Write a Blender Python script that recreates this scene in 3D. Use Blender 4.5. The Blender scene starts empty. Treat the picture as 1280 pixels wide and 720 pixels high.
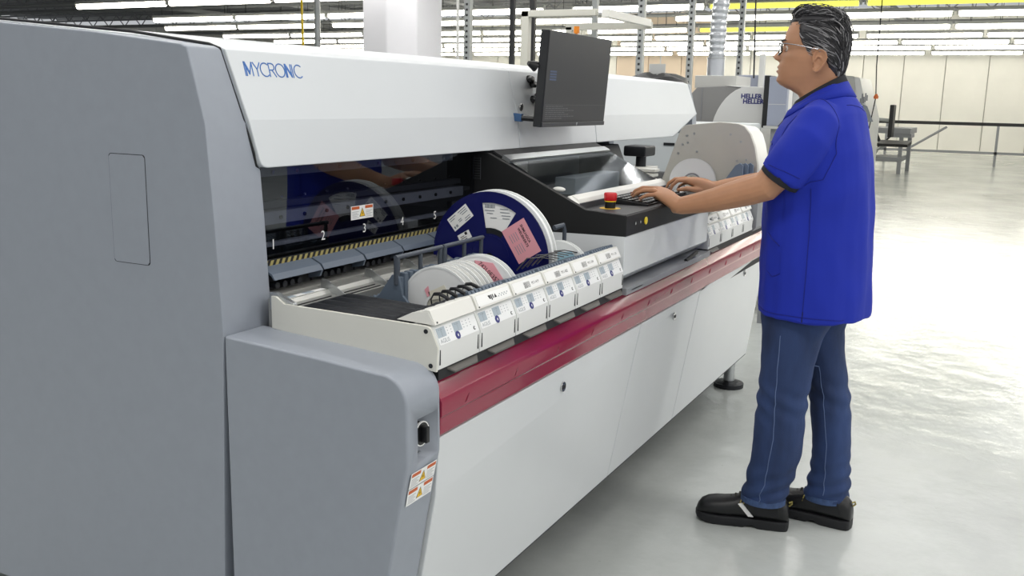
import bpy, bmesh, math, random
from mathutils import Vector, Matrix, noise
random.seed(7)
scene = bpy.context.scene
C = scene.collection

# ---------------------------------------------------------------- camera
CAM_H = 1.42
cam_d = bpy.data.cameras.new('camera'); cam = bpy.data.objects.new('camera', cam_d); C.objects.link(cam)
cam_d.sensor_width = 36.0; cam_d.lens = 1195.604 / 1280.0 * 36.0
cam_d.clip_start = 0.05; cam_d.clip_end = 200
_r = Vector((0.46282307, -0.88619931, 0.0211088))      # image right in the room
_d = Vector((-0.16253472, -0.10824565, -0.98074734))   # image down
_f = Vector((0.87142256, 0.45048158, -0.19413674))     # looking direction
cam.matrix_world = Matrix(((_r.x, -_d.x, -_f.x, 0), (_r.y, -_d.y, -_f.y, 0), (_r.z, -_d.z, -_f.z, CAM_H), (0, 0, 0, 1)))
scene.camera = cam

# ---------------------------------------------------------------- world, exposure
world = bpy.data.worlds.new('hall_ambient'); scene.world = world; world.use_nodes = True
bg = world.node_tree.nodes['Background']
bg.inputs[0].default_value = (0.93, 0.965, 1.0, 1); bg.inputs[1].default_value = 0.52
vs = scene.view_settings
vs.view_transform = 'Standard'; vs.look = 'None'; vs.gamma = 1.0; vs.use_curve_mapping = False
vs.exposure = 0.0
TUBE_POWER = 16.0       # emission of the tubes in view
ROW_POWER = 50.0        # watts of each overhead strip light

# ---------------------------------------------------------------- helpers
def lin(h):
    if isinstance(h, str):
        h = h.lstrip('#'); c = [int(h[i:i+2], 16) / 255 for i in (0, 2, 4)]
    else: c = list(h)
    return tuple(x / 12.92 if x <= 0.04045 else ((x + 0.055) / 1.055) ** 2.4 for x in c) + (1.0,)

MATS = {}
def mat(name, col, rough=0.5, metal=0.0, var=0.0, vscale=8.0, bump=0.0, bscale=60.0, emit=0.0, coat=0.0, spec=0.5, stretch=None, alpha=1.0, trans=0.0, sub=0.0, sheen=0.0):
    m = bpy.data.materials.new(name); m.use_nodes = True; nt = m.node_tree; n = nt.nodes; b = n['Principled BSDF']
    b.inputs['Base Color'].default_value = lin(col); b.inputs['Roughness'].default_value = rough
    b.inputs['Metallic'].default_value = metal; b.inputs['Specular IOR Level'].default_value = spec
    b.inputs['Coat Weight'].default_value = coat; b.inputs['Coat Roughness'].default_value = 0.06
    b.inputs['Alpha'].default_value = alpha; b.inputs['Transmission Weight'].default_value = trans
    if sub: b.inputs['Subsurface Weight'].default_value = sub; b.inputs['Subsurface Radius'].default_value = (0.012, 0.005, 0.003); b.inputs['Subsurface Scale'].default_value = 0.6
    if sheen: b.inputs['Sheen Weight'].default_value = sheen
    if emit: b.inputs['Emission Color'].default_value = lin(col); b.inputs['Emission Strength'].default_value = emit
    if var or bump:
        tc = n.new('ShaderNodeTexCoord'); mp = n.new('ShaderNodeMapping'); nt.links.new(tc.outputs['Object'], mp.inputs[0])
        if stretch: mp.inputs['Scale'].default_value = stretch
    if var:
        nz = n.new('ShaderNodeTexNoise'); nz.inputs['Scale'].default_value = vscale; nz.inputs['Detail'].default_value = 5
        nt.links.new(mp.outputs[0], nz.inputs[0])
        rp = n.new('ShaderNodeMapRange'); rp.inputs[1].default_value = 0.3; rp.inputs[2].default_value = 0.7
        rp.inputs[3].default_value = 1 - var; rp.inputs[4].default_value = 1 + var
        nt.links.new(nz.outputs[0], rp.inputs[0])
        mx = n.new('ShaderNodeMix'); mx.data_type = 'RGBA'; mx.blend_type = 'MULTIPLY'; mx.inputs[0].default_value = 1
        mx.inputs[6].default_value = lin(col); nt.links.new(rp.outputs[0], mx.inputs[7]); nt.links.new(mx.outputs[2], b.inputs['Base Color'])
    if bump:
        nb = n.new('ShaderNodeTexNoise'); nb.inputs['Scale'].default_value = bscale; nb.inputs['Detail'].default_value = 4
        nt.links.new(mp.outputs[0], nb.inputs[0])
        bp = n.new('ShaderNodeBump'); bp.inputs['Strength'].default_value = bump; bp.inputs['Distance'].default_value = 0.004
        nt.links.new(nb.outputs[0], bp.inputs['Height']); nt.links.new(bp.outputs[0], b.inputs['Normal'])
    MATS[name] = m
    return m

class MB:
    """collects shapes (room coordinates, metres) and links them as one mesh object"""
    def __init__(s): s.v = []; s.f = []; s.sm = []
    def add(s, vs_, fs, smooth=False):
        o = len(s.v); s.v += [tuple(p) for p in vs_]; s.f += [tuple(i + o for i in f) for f in fs]; s.sm += [smooth] * len(fs); return s
    def box(s, x0, x1, y0, y1, z0, z1):
        return s.add([(x0,y0,z0),(x1,y0,z0),(x1,y1,z0),(x0,y1,z0),(x0,y0,z1),(x1,y0,z1),(x1,y1,z1),(x0,y1,z1)],
                     [(0,3,2,1),(4,5,6,7),(0,1,5,4),(1,2,6,5),(2,3,7,6),(3,0,4,7)])
    def obox(s, c, ax, ay, az, hx, hy, hz):
        c = Vector(c); ax = Vector(ax).normalized()*hx; ay = Vector(ay).normalized()*hy; az = Vector(az).normalized()*hz
        P = [c+ax*i+ay*j+az*k for k in (-1,1) for (i,j) in ((-1,-1),(1,-1),(1,1),(-1,1))]
        return s.add(P, [(0,3,2,1),(4,5,6,7),(0,1,5,4),(1,2,6,5),(2,3,7,6),(3,0,4,7)])
    def prism(s, poly, lo, hi, axis):
        n = len(poly)
        def P(a, b, t): return (t,a,b) if axis == 'x' else ((a,t,b) if axis == 'y' else (a,b,t))
        vs_ = [P(a,b,lo) for a,b in poly] + [P(a,b,hi) for a,b in poly]
        return s.add(vs_, [tuple(range(n))[::-1], tuple(range(n, 2*n))] + [(i,(i+1)%n,n+(i+1)%n,n+i) for i in range(n)])
    def tube(s, pts, r, n=8, caps=True, smooth=True, flat=1.0):
        pts = [Vector(p) for p in pts]; rr = r if isinstance(r, (list, tuple)) else [r]*len(pts); rings = []; up = None
        for i, p in enumerate(pts):
            d = (pts[min(i+1,len(pts)-1)] - pts[max(i-1,0)])
            d = d.normalized() if d.length > 1e-9 else Vector((0,0,1))
            if up is None: up = Vector((0,0,1)) if abs(d.z) < .9 else Vector((1,0,0))
            a = d.cross(up)
            if a.length < 1e-6: a = d.orthogonal()
            a.normalize(); b = a.cross(d).normalized(); up = b
            rings.append([p + a*math.cos(t)*rr[i] + b*math.sin(t)*rr[i]*flat for t in [2*math.pi*k/n for k in range(n)]])
        return s.loft(rings, caps, smooth)
    def loft(s, rings, caps=True, smooth=True):
        n = len(rings[0]); vs_ = [p for r in rings for p in r]; fs = []
        for i in range(len(rings)-1):
            for k in range(n): fs.append((i*n+k, i*n+(k+1)%n, (i+1)*n+(k+1)%n, (i+1)*n+k))
        o = len(s.v); s.add(vs_, fs, smooth)
        if caps:
            s.f.append(tuple(o+k for k in range(n))[::-1]); s.sm.append(False)
            m = o+(len(rings)-1)*n; s.f.append(tuple(m+k for k in range(n))); s.sm.append(False)
        return s
    def disc(s, c, axis, r, h, n=24, r2=None):
        c = Vector(c); a = Vector(axis).normalized(); return s.tube([c, c+a*h], [r, r if r2 is None else r2], n)
    def ring(s, c, axis, ro, ri, h, n=32):
        c = Vector(c); a = Vector(axis).normalized(); u = a.orthogonal().normalized(); w = a.cross(u)
        R = []
        for (rad, t) in ((ro,0),(ro,h),(ri,h),(ri,0)):
            R.append([c+a*t+u*math.cos(2*math.pi*k/n)*rad+w*math.sin(2*math.pi*k/n)*rad for k in range(n)])
        R.append(R[0]); return s.loft(R, False)
    def ball(s, c, rx, ry=None, rz=None, n=14, m=9):
        ry = ry or rx; rz = rz or rx; c = Vector(c); rings = []
        for i in range(m+1):
            t = math.pi*i/m; st = max(math.sin(t), 1e-3)
            rings.append([c+Vector((rx*st*math.cos(2*math.pi*k/n), ry*st*math.sin(2*math.pi*k/n), -rz*math.cos(t))) for k in range(n)])
        return s.loft(rings, True)
    def mesh(s, name, bevel=0.0, seg=2, angle=40, org=None):
        bm = bmesh.new(); vv = [bm.verts.new(p) for p in s.v]
        for f, sm in zip(s.f, s.sm):
            try: fa = bm.faces.new([vv[i] for i in f]); fa.smooth = sm
            except ValueError: pass
        bmesh.ops.recalc_face_normals(bm, faces=bm.faces)
        if bevel:
            bm.normal_update()
            ed = [e for e in bm.edges if len(e.link_faces) == 2 and e.calc_face_angle(0) > math.radians(28)]
            bmesh.ops.bevel(bm, geom=ed, offset=bevel, offset_type='OFFSET', segments=seg, profile=0.5, affect='EDGES', clamp_overlap=True)
            for f in bm.faces: f.smooth = True
        me = bpy.data.meshes.new(name)
        if org is not None: bmesh.ops.translate(bm, verts=bm.verts, vec=-Vector(org))
        bm.to_mesh(me); bm.free(); me.set_sharp_from_angle(angle=math.radians(angle))
        return me
    def build(s, name, m, parent=None, bevel=0.0, seg=2, angle=40, label=None, cat=None, group=None, kind=None):
        xs = [p[0] for p in s.v]; ys = [p[1] for p in s.v]; zs = [p[2] for p in s.v]
        org = Vector(((min(xs)+max(xs))/2, (min(ys)+max(ys))/2, min(zs)))
        me = s.mesh(name, bevel, seg, angle, org)
        o = link(name, me, m, org, parent, label, cat, group, kind)
        if bevel: wn = o.modifiers.new('weighted', 'WEIGHTED_NORMAL'); wn.keep_sharp = True
        return o

def wloc(o):
    p = Vector(o.location)
    while o.parent: o = o.parent; p = p + Vector(o.location)
    return p
def link(name, me, m, org, parent=None, label=None, cat=None, group=None, kind=None):
    o = bpy.data.objects.new(name, me); C.objects.link(o)
    me.materials.clear(); me.materials.append(MATS[m] if isinstance(m, str) else m)
    o.location = Vector(org) - (wloc(parent) if parent else Vector())
    if parent: o.parent = parent
    tag(o, label, cat, group, kind); return o
def tag(o, label=None, cat=None, group=None, kind=None):
    for k, v in (('label', label), ('category', cat), ('group', group), ('kind', kind)):
        if v: o[k] = v
    return o
def thing(name, loc, label, cat, group=None, kind=None):
    o = bpy.data.objects.new(name, None); C.objects.link(o); o.location = loc; o.empty_display_size = 0.1
    return tag(o, label, cat, group, kind)
def copy_tree(o, parent=None, off=None):
    c = o.copy(); C.objects.link(c); c.parent = parent
    if off is not None: c.location = Vector(o.location) + Vector(off)
    for ch in o.children: copy_tree(ch, c)
    return c
def sub(parent, name, m, fn, **k):
    mb = MB(); fn(mb); return mb.build(name, m, parent, **k)
def text(body, size, loc, right, up, m, name, parent, bold=0.0, align='CENTER', extr=0.0004):
    """flat lettering as a mesh; loc = centre, right/up = reading directions"""
    cu = bpy.data.curves.new(name, 'FONT'); cu.body = body; cu.size = size; cu.align_x = align; cu.align_y = 'CENTER'
    cu.offset = bold; cu.resolution_u = 2
    t = bpy.data.objects.new(name + '_tmp', cu); C.objects.link(t)
    me = bpy.data.meshes.new_from_object(t, depsgraph=bpy.context.evaluated_depsgraph_get())
    bpy.data.objects.remove(t); bpy.data.curves.remove(cu)
    r = Vector(right).normalized(); u = Vector(up); u = (u - r*u.dot(r)).normalized(); n = r.cross(u)
    for v in me.vertices: p = v.co.copy(); v.co = r*p.x + u*p.y
    return link(name, me, m, Vector(loc) + n*extr, parent)
class Plane:
    """flat print on a surface: lay small bars in the plane's own u (right), v (up) coordinates"""
    def __init__(s, o, right, up):
        s.o = Vector(o); s.r = Vector(right).normalized(); u = Vector(up); s.u = (u - s.r*u.dot(s.r)).normalized(); s.n = s.r.cross(s.u)
    def at(s, u, v, h=0.0): return s.o + s.r*u + s.u*v + s.n*h
    def rect(s, mb, u0, v0, u1, v1, h0=0.0, h1=0.0006):
        mb.obox(s.at((u0+u1)/2, (v0+v1)/2, (h0+h1)/2), s.r, s.u, s.n, abs(u1-u0)/2, abs(v1-v0)/2, (h1-h0)/2); return mb
    def poly(s, mb, pts, h0=0.0, h1=0.0006):
        n = len(pts); P = [s.at(u,v,h0) for u,v in pts] + [s.at(u,v,h1) for u,v in pts]
        return mb.add(P, [tuple(range(n))[::-1], tuple(range(n,2*n))] + [(i,(i+1)%n,n+(i+1)%n,n+i) for i in range(n)])
    def stroke(s, mb, pts, w, h=0.0006):
        for (a, b) in zip(pts[:-1], pts[1:]):
            A = Vector(a); B = Vector(b); d = (B-A)
            if d.length < 1e-7: continue
            d.normalize(); q = Vector((-d.y, d.x))*w/2; d = d*w*0.3
            s.poly(mb, [tuple(A-q-d), tuple(B-q+d), tuple(B+q+d), tuple(A+q-d)], 0, h)
        return mb

# ---------------------------------------------------------------- materials
mat('machine_grey', '#979da7', 0.42, var=0.02, vscale=30, bump=0.05, bscale=500)
mat('machine_white', '#d6dadd', 0.38, var=0.012, vscale=4, bump=0.04, bscale=500)
mat('panel_white', '#d6d9db', 0.28, var=0.015, vscale=3, spec=0.5)
mat('cream', '#dcdbd2', 0.5, var=0.02)
mat('tower_beige', '#c9c7be', 0.5, var=0.02)
mat('cover_white', '#e6e5df', 0.4)
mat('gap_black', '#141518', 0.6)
mat('bumper_red', '#8a1236', 0.2, coat=0.25, var=0.04, vscale=5)
mat('bumper_dark', '#74102e', 0.2)
mat('console_black', '#0a0b0d', 0.62, bump=0.05, bscale=700)
mat('console_top', '#37383a', 0.45)
mat('black_plastic', '#0e0f12', 0.35)
mat('black_rubber', '#15181e', 0.5)
mat('dark_metal', '#2b2d31', 0.4, metal=0.5)
mat('steel', '#b9bcbd', 0.3, metal=0.9, var=0.05, vscale=20, stretch=(1, 12, 12))
mat('tray_steel', '#aeaeaa', 0.36, metal=0.6, var=0.04, vscale=12)
mat('chrome', '#c8c8c8', 0.15, metal=1.0)
mat('slate_blue', '#5d6a79', 0.45, var=0.05, vscale=15)
mat('slate_pale', '#73869b', 0.45)
mat('slate_dark', '#454c56', 0.45)
mat('slate_flap', '#5b6675', 0.42, var=0.03)
mat('tab_grey', '#5d5b57', 0.5, var=0.06)
mat('rail_grey', '#b2b6ba', 0.45)
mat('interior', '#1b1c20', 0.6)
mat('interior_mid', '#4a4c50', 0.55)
mat('interior_light', '#d5dada', 0.5)
mat('print_white', '#f4f4f2', 0.5)
mat('print_black', '#1e1e20', 0.5)
mat('print_grey', '#8f959b', 0.5)
mat('print_pale', '#cdd3d6', 0.5)
mat('print_blue', '#2b2f78', 0.4)
mat('logo_blue', '#2f6cb8', 0.4)
mat('warn_orange', '#c9602c', 0.5)
mat('warn_yellow', '#f0c22c', 0.5)
mat('hazard_yellow', '#a89c62', 0.5)
mat('lcd_grey', '#aab6bf', 0.3)
mat('keypad_white', '#f0f1f1', 0.4)
mat('face_white', '#dedfdd', 0.42)
mat('reel_blue', '#0d1257', 0.3, var=0.05, vscale=8)
mat('reel_white', '#eef0ef', 0.4)
mat('reel_clear', '#f1f2f1', 0.35, alpha=0.9)
mat('tape_cream', '#e4e0cf', 0.5)
mat('label_pink', '#eaa4ae', 0.6, var=0.02)
mat('film_blue', '#a9cfe0', 0.35)
mat('estop_red', '#d3222a', 0.35)
mat('lamp_yellow', '#f1d21f', 0.35)
mat('screen', '#3c3d40', 0.32, spec=0.4)
mat('bezel', '#17181b', 0.35)
mat('bezel_grey', '#3f4145', 0.35)
mat('screen_line', '#6a6c70', 0.4)
mat('screen_blue', '#4a5a78', 0.4)
mat('blue_plastic', '#3d5f8a', 0.4)
mat('reader_white', '#d8d8d4', 0.5)

def glass_mat(name, tint, gloss=(0.9, 0.95, 1.0), ior=1.5, rough=0.0):
    m = bpy.data.materials.new(name); m.use_nodes = True; nt = m.node_tree; n = nt.nodes; n.remove(n['Principled BSDF'])
    tr = n.new('ShaderNodeBsdfTransparent'); tr.inputs[0].default_value = (*tint, 1)
    gl = n.new('ShaderNodeBsdfGlossy'); gl.inputs[0].default_value = (*gloss, 1); gl.inputs['Roughness'].default_value = rough
    fr = n.new('ShaderNodeFresnel'); fr.inputs[0].default_value = ior
    ge = n.new('ShaderNodeNewGeometry'); ml = n.new('ShaderNodeMath'); ml.operation = 'MULTIPLY_ADD'   # reflect on outer faces only (thin pane)
    ml.inputs[1].default_value = -1.0; ml.inputs[2].default_value = 1.0; nt.links.new(ge.outputs['Backfacing'], ml.inputs[0])
    m2 = n.new('ShaderNodeMath'); m2.operation = 'MULTIPLY'; nt.links.new(fr.outputs[0], m2.inputs[0]); nt.links.new(ml.outputs[0], m2.inputs[1])
    mx = n.new('ShaderNodeMixShader'); nt.links.new(m2.outputs[0], mx.inputs[0]); nt.links.new(tr.outputs[0], mx.inputs[1]); nt.links.new(gl.outputs[0], mx.inputs[2])
    nt.links.new(mx.outputs[0], n['Material Output'].inputs[0]); MATS[name] = m; return m
glass_mat('tinted_glass', (0.62, 0.63, 0.67), ior=1.65)
glass_mat('clear_glass', (0.72, 0.74, 0.76), gloss=(.6, .62, .64), ior=1.5, rough=.06)
glass_mat('lens_glass', (0.93, 0.93, 0.95), ior=1.12)

# ---------------------------------------------------------------- the hall
def floor_mat():
    m = mat('epoxy_floor', '#d3d6d3', 0.12, spec=0.6); nt = m.node_tree; n = nt.nodes; b = n['Principled BSDF']
    tc = n.new('ShaderNodeTexCoord')
    nz = n.new('ShaderNodeTexNoise'); nz.inputs['Scale'].default_value = 0.9; nz.inputs['Detail'].default_value = 8; nz.inputs['Roughness'].default_value = 0.65
    nt.links.new(tc.outputs['Object'], nz.inputs[0])
    cr = n.new('ShaderNodeValToRGB'); e = cr.color_ramp.elements
    e[0].position = 0.32; e[0].color = lin('#afb3b0'); e[1].position = 0.6; e[1].color = lin('#c6cac7')
    nt.links.new(nz.outputs[0], cr.inputs[0])
    n3 = n.new('ShaderNodeTexNoise'); n3.inputs['Scale'].default_value = 26; n3.inputs['Detail'].default_value = 3
    nt.links.new(tc.outputs['Object'], n3.inputs[0])
    r3 = n.new('ShaderNodeMapRange'); r3.inputs[1].default_value = 0.74; r3.inputs[2].default_value = 0.80; r3.inputs[3].default_value = 0; r3.inputs[4].default_value = 0.35
    nt.links.new(n3.outputs[0], r3.inputs[0])
    mx = n.new('ShaderNodeMix'); mx.data_type = 'RGBA'; mx.inputs[7].default_value = lin('#8d8f8a')
    nt.links.new(r3.outputs[0], mx.inputs[0]); nt.links.new(cr.outputs[0], mx.inputs[6]); nt.links.new(mx.outputs[2], b.inputs['Base Color'])
    n2 = n.new('ShaderNodeTexNoise'); n2.inputs['Scale'].default_value = 5.5; n2.inputs['Detail'].default_value = 6
    nt.links.new(tc.outputs['Object'], n2.inputs[0])
    bp = n.new('ShaderNodeBump'); bp.inputs['Strength'].default_value = 0.42; bp.inputs['Distance'].default_value = 0.02
    nt.links.new(n2.outputs[0], bp.inputs['Height']); nt.links.new(bp.outputs[0], b.inputs['Normal'])
    rr = n.new('ShaderNodeMapRange'); rr.inputs[3].default_value = 0.10; rr.inputs[4].default_value = 0.30
    nt.links.new(nz.outputs[0], rr.inputs[0]); nt.links.new(rr.outputs[0], b.inputs['Roughness'])
floor_mat()
mat('wall_paint', '#efede6', 0.7, var=0.03, vscale=1.2)
mat('wall_joint', '#bdbcb6', 0.7)
mat('wall_peach', '#e0cdb9', 0.7)
mat('ceiling_deck', '#a9aaab', 0.7, var=0.15, vscale=1.5)
mat('truss_grey', '#8d8f92', 0.6)
mat('pipe_grey', '#8b8d8e', 0.5)
mat('pillar_white', '#e3e2e6', 0.7, var=0.02, vscale=3)
mat('fixture_white', '#c9cac8', 0.5)
mat('tube_white', '#fffbee', 0.4, emit=TUBE_POWER)
mat('tube_yellow', '#f0ee66', 0.4, emit=1.15)
mat('galvanised', '#a5a8a8', 0.45, metal=0.5, var=0.08, vscale=10)
mat('cable_black', '#26272a', 0.6)
mat('cable_yellow', '#e3c21c', 0.5)
mat('cable_white', '#d8d8d4', 0.6)
mat('frame_beige', '#cdccc2', 0.5)
mat('amber', '#e8891c', 0.4)
mat('foil', '#c9ccd0', 0.32, metal=0.95, bump=0.5, bscale=40)
mat('oven_dark', '#8d8c8b', 0.5)
mat('oven_white', '#e2e2e0', 0.45)
mat('oven_grey', '#bfbfbb', 0.5)
mat('blue_grey', '#9da3b4', 0.35)
mat('bench_grey', '#8d8f93', 0.5)
mat('machine_black', '#1b1b1d', 0.5)
mat('orange', '#e8763a', 0.5)

sub(None, 'floor', 'epoxy_floor', lambda b: b.box(-8, 34, -14, 42, -0.1, 0.0), kind='structure')
# far wall: boards with open joints, standing on a base board
wall = thing('wall_far', (33.4, 14, 0), None, None, kind='structure')
sub(wall, 'wall_core', 'wall_joint', lambda b: b.box(33.45, 33.6, -14, 42, 0, 4.5))
y = -10.0; k = 0
while y < 42:
    w = 1.22
    sub(wall, 'panel', 'wall_peach' if 9 < y < 12.4 else 'wall_paint', lambda b: b.box(33.38, 33.452, y + .012, y + w - .012, 0.12, 4.5))
    y += w
sub(wall, 'base_board', 'wall_paint', lambda b: b.box(33.34, 33.452, -14, 42, 0, 0.12))
ceil = thing('ceiling', (14, 10, 4.4), None, None, kind='structure')
sub(ceil, 'deck', 'ceiling_deck', lambda b: b.box(-9, 34, -14, 42, 4.75, 4.85))
x = -6.0
while x < 34:   # deck ribs
    sub(ceil, 'rib', 'ceiling_deck', lambda b: b.box(x, x + .12, -14, 42, 4.68, 4.75)); x += 0.8
def truss(x0):
    t = MB()
    t.box(x0-.04, x0+.04, -14, 42, 4.6, 4.66); t.box(x0-.04, x0+.04, -14, 42, 4.12, 4.18)
    yy = -14.0
    while yy < 41.5:
        t.tube([(x0, yy, 4.15), (x0, yy+.5, 4.62)], .02, 6); t.tube([(x0, yy+.5, 4.62), (x0, yy+1.0, 4.15)], .02, 6); yy += 1.0
    t.build('truss', 'truss_grey', ceil)
for x0 in (12.5, 15.2, 19.8, 22.6, 25.2, 27.6, 30.4): truss(x0)
for (x0, z0, r) in ((14.2, 3.75, .05), (17.6, 3.6, .04), (17.9, 3.62, .03), (21.0, 3.8, .06), (25.4, 3.7, .05), (29.6, 3.75, .06)):
    sub(ceil, 'pipe', 'pipe_grey', lambda b: b.tube([(x0, -14, z0), (x0, 42, z0)], r, 8))
for y0 in (3.2, 8.4, 13.7, 19.0, 24.0):
    sub(ceil, 'cable_tray', 'truss_grey', lambda b: (b.box(11, 33, y0, y0+.05, 3.95, 4.05), b.box(11, 33, y0+.3, y0+.35, 3.95, 4.05), b.box(11, 33, y0, y0+.35, 3.93, 3.95)))

# rows of hanging fluorescent lights (rows run along Y, one every 2.5 m)
def light_mesh(L=2.36):
    h = MB(); h.prism([(-.06, .05), (.06, .05), (.03, .11), (-.03, .11)], -L/2-.04, L/2+.04, 'y')
    h.box(-.03, .03, -L/2-.05, -L/2-.02, -.02, .06); h.box(-.03, .03, L/2+.02, L/2+.05, -.02, .06)
    t = MB(); t.tube([(0, -L/2, 0), (0, L/2, 0)], .042, 10)
    w = MB(); w.tube([(0, 0, .1), (0, 0, 1.752)], .006, 5)
    return h.mesh('housing', .004), t.mesh('tube'), w.mesh('hanger')
HM, TM, WM = light_mesh(); TY = TM.copy()
for me, m in ((HM, 'fixture_white'), (TM, 'tube_white'), (TY, 'tube_yellow'), (WM, 'cable_black')): me.materials.append(MATS[m])
ROWN = {13.3: 'first', 16.3: 'second', 18.5: 'third', 21.4: 'fourth', 23.9: 'fifth', 26.4: 'sixth', 28.7: 'seventh', 31.6: 'eighth'}
def tube_light(x, y, z=3.0, yellow=False, L=2.36, rz=0.0):
    t = thing('tube_light', (x, y, z), yellow if yellow else 'white fluorescent tube below the grey ceiling in the %s visible hanging row, nearest row first' % ROWN[round(x, 1)],
              'light', 'yellow tube lights' if yellow else 'white tube lights')
    t.rotation_euler.z = rz; t.scale.y = L/2.36
    for nm, me, dy in (('housing', HM, 0), ('tube', TY if yellow else TM, 0), ('hanger', WM, -.95), ('hanger', WM, .95)):
        o = bpy.data.objects.new(nm, me); C.objects.link(o); o.parent = t; o.location = (0, dy, 0)
    return t
ROWS = {   # x of row: list of (y centre, yellow?)
    13.3: [(15.4, 0), (12.9, 0), (10.4, 0)],
    16.3: [(16.6, 0), (14.1, 0), (11.6, 0), (9.1, 0), (6.1, 0), (3.6, 1), (1.1, 1), (-1.4, 0), (-3.9, 0)],
    18.5: [(18.6, 0), (16.1, 0), (13.2, 0), (10.7, 0), (8.2, 0), (4.9, 0), (2.4, 0), (-.1, 0), (-2.6, 0)],
    21.4: [(19.4, 0), (16.9, 0), (13.3, 0), (10.8, 0), (8.0, 0), (5.3, 1), (2.6, 0), (.1, 0), (-2.4, 0)],
    23.9: [(19.7, 0), (17.2, 0), (14.7, 0), (12.2, 0), (9.7, 0), (7.2, 0), (4.7, 0), (2.1, 0), (-.4, 0), (-2.9, 0)],
    26.4: [(20.0, 0), (17.5, 0), (15.0, 0), (12.5, 0), (9.1, 0), (6.6, 0), (4.1, 0), (1.6, 0), (-.9, 0), (-3.4, 0)],
    28.7: [(21.0, 0), (18.5, 0), (16.0, 0), (13.5, 0), (11.0, 0), (8.5, 0), (6.0, 0), (3.5, 0), (1.0, 0), (-1.5, 0), (-4.0, 0)],
    31.6: [(19.5, 0), (16.9, 0), (14.3, 0), (11.7, 0), (9.1, 0), (6.5, 0), (3.9, 0), (1.3, 0), (-1.3, 0)],
}
YLAB = {(16.3, 3.6): 'yellow fluorescent tube above and left of the head, crossed by the silver duct', (16.3, 1.1): 'long yellow fluorescent tube at the upper right, beyond the head', (21.4, 5.3): 'short yellow fluorescent tube between the silver duct and the forehead'}
for x0, lst in ROWS.items():
    for (y0, yel) in lst: tube_light(x0, y0, 3.0, YLAB[(x0, y0)] if yel else False)
# the same rows go on overhead, above the frame: each strip carries its own lamp
def strip(x, y, L=4.9, z=3.05):
    t = thing('strip_light', (x, y, z), 'unseen overhead fluorescent strip light continuing the visible rows', 'light', 'overhead strip lights')
    b = MB(); b.prism([(x-.1, z+.01), (x+.1, z+.01), (x+.04, z+.09), (x-.04, z+.09)], y-L/2, y+L/2, 'y'); b.build('housing', 'fixture_white', t)
    ld = bpy.data.lights.new('strip_lamp', 'AREA'); ld.shape = 'RECTANGLE'; ld.size = .16; ld.size_y = L; ld.energy = ROW_POWER; ld.color = (1.0, 0.98, 0.95)
    lo = bpy.data.objects.new('strip_lamp', ld); C.objects.link(lo); lo.parent = t; lo.location = (0, 0, -.005)
for x0 in (-1.1, 1.4, 3.9, 6.4, 8.8, 11.0):  # first row, unseen behind the camera, added to brighten the grey end panel
    for y0 in (-10.4, -5.2, 0.0, 5.2): strip(x0, y0)

# white pillar and the posts, rods and cables that hang between ceiling and floor
sub(None, 'pillar', 'pillar_white', lambda b: b.prism([(9.0, 6.6), (9.0, 6.28), (9.22, 6.02), (9.75, 6.02), (9.75, 6.6)], 0, 4.7, 'z'), bevel=.02,
    label='white painted square column rising behind the machine hood', cat='column')
# ================================================================ placement machine
MC = thing('placement_machine', (3.1, 1.9, 0), 'long grey and white circuit board placement machine with a red bumper rail', 'machine')
XE0, XE1 = 1.49, 1.645
def arc(cx, cz, r, a0, a1, n=6): return [(cx + r*math.cos(math.radians(a0+(a1-a0)*i/n)), cz + r*math.sin(math.radians(a0+(a1-a0)*i/n))) for i in range(n+1)]
def arc_e(cx, cz, rx, rz, a0, a1, n=6): return [(cx + rx*math.cos(math.radians(a0+(a1-a0)*i/n)), cz + rz*math.sin(math.radians(a0+(a1-a0)*i/n))) for i in range(n+1)]

# end column (left side wall and its front post)
end = sub(MC, 'end_panel', 'machine_grey', lambda b: b.prism([(1.50, .13), (1.467, .905), (1.480, 1.147), (1.496, 1.355), (1.538, 1.512), (1.556, 1.518), (1.81, 1.545), (2.75, 1.62), (2.75, .13)], XE0, XE1, 'x'), bevel=.004)
def door_gap(b):
    y0, y1, z0, z1 = 1.676, 1.790, 1.038, 1.283
    P = arc(y1-.008, z1-.008, .008, 0, 90, 3) + arc(y0+.008, z1-.008, .008, 90, 180, 3) + arc(y0+.008, z0+.008, .008, 180, 270, 3) + arc(y1-.008, z0+.008, .008, 270, 360, 3)
    b.prism(P, XE0-.0005, XE0+.004, 'x')
dgap = sub(MC, 'access_door', 'gap_black', door_gap)
sub(dgap, 'door_leaf', 'machine_grey', lambda b: b.prism([(1.6775+.006, 1.0395), (1.7885-.006, 1.0395), (1.7885, 1.046), (1.7885, 1.2755), (1.7825, 1.2815), (1.6835, 1.2815), (1.6775, 1.2755), (1.6775, 1.046)], XE0-.0014, XE0+.003, 'x'))
for pf in ([(1.50, .13), (1.467, .905), (1.468, .96), (2.75, .96), (2.75, .13)], [(1.490, 1.262), (1.496, 1.355), (1.538, 1.512), (1.81, 1.545), (2.75, 1.62), (2.75, 1.262)], [(1.95, .96), (1.95, 1.262), (2.75, 1.262), (2.75, .96)]):
    sub(MC, 'far_end_panel', 'machine_grey', lambda b: b.prism(pf, 4.88, 4.95, 'x'), bevel=.004)
sub(MC, 'back_wall', 'machine_white', lambda b: b.box(1.645, 4.88, 2.70, 2.75, .13, 1.60))
sub(MC, 'top_cover', 'machine_white', lambda b: b.prism([(1.556, 1.505), (1.556, 1.520), (1.81, 1.547), (2.75, 1.625), (2.75, 1.60), (1.81, 1.53)], 1.60, 4.90, 'x'), bevel=.003)

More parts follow.
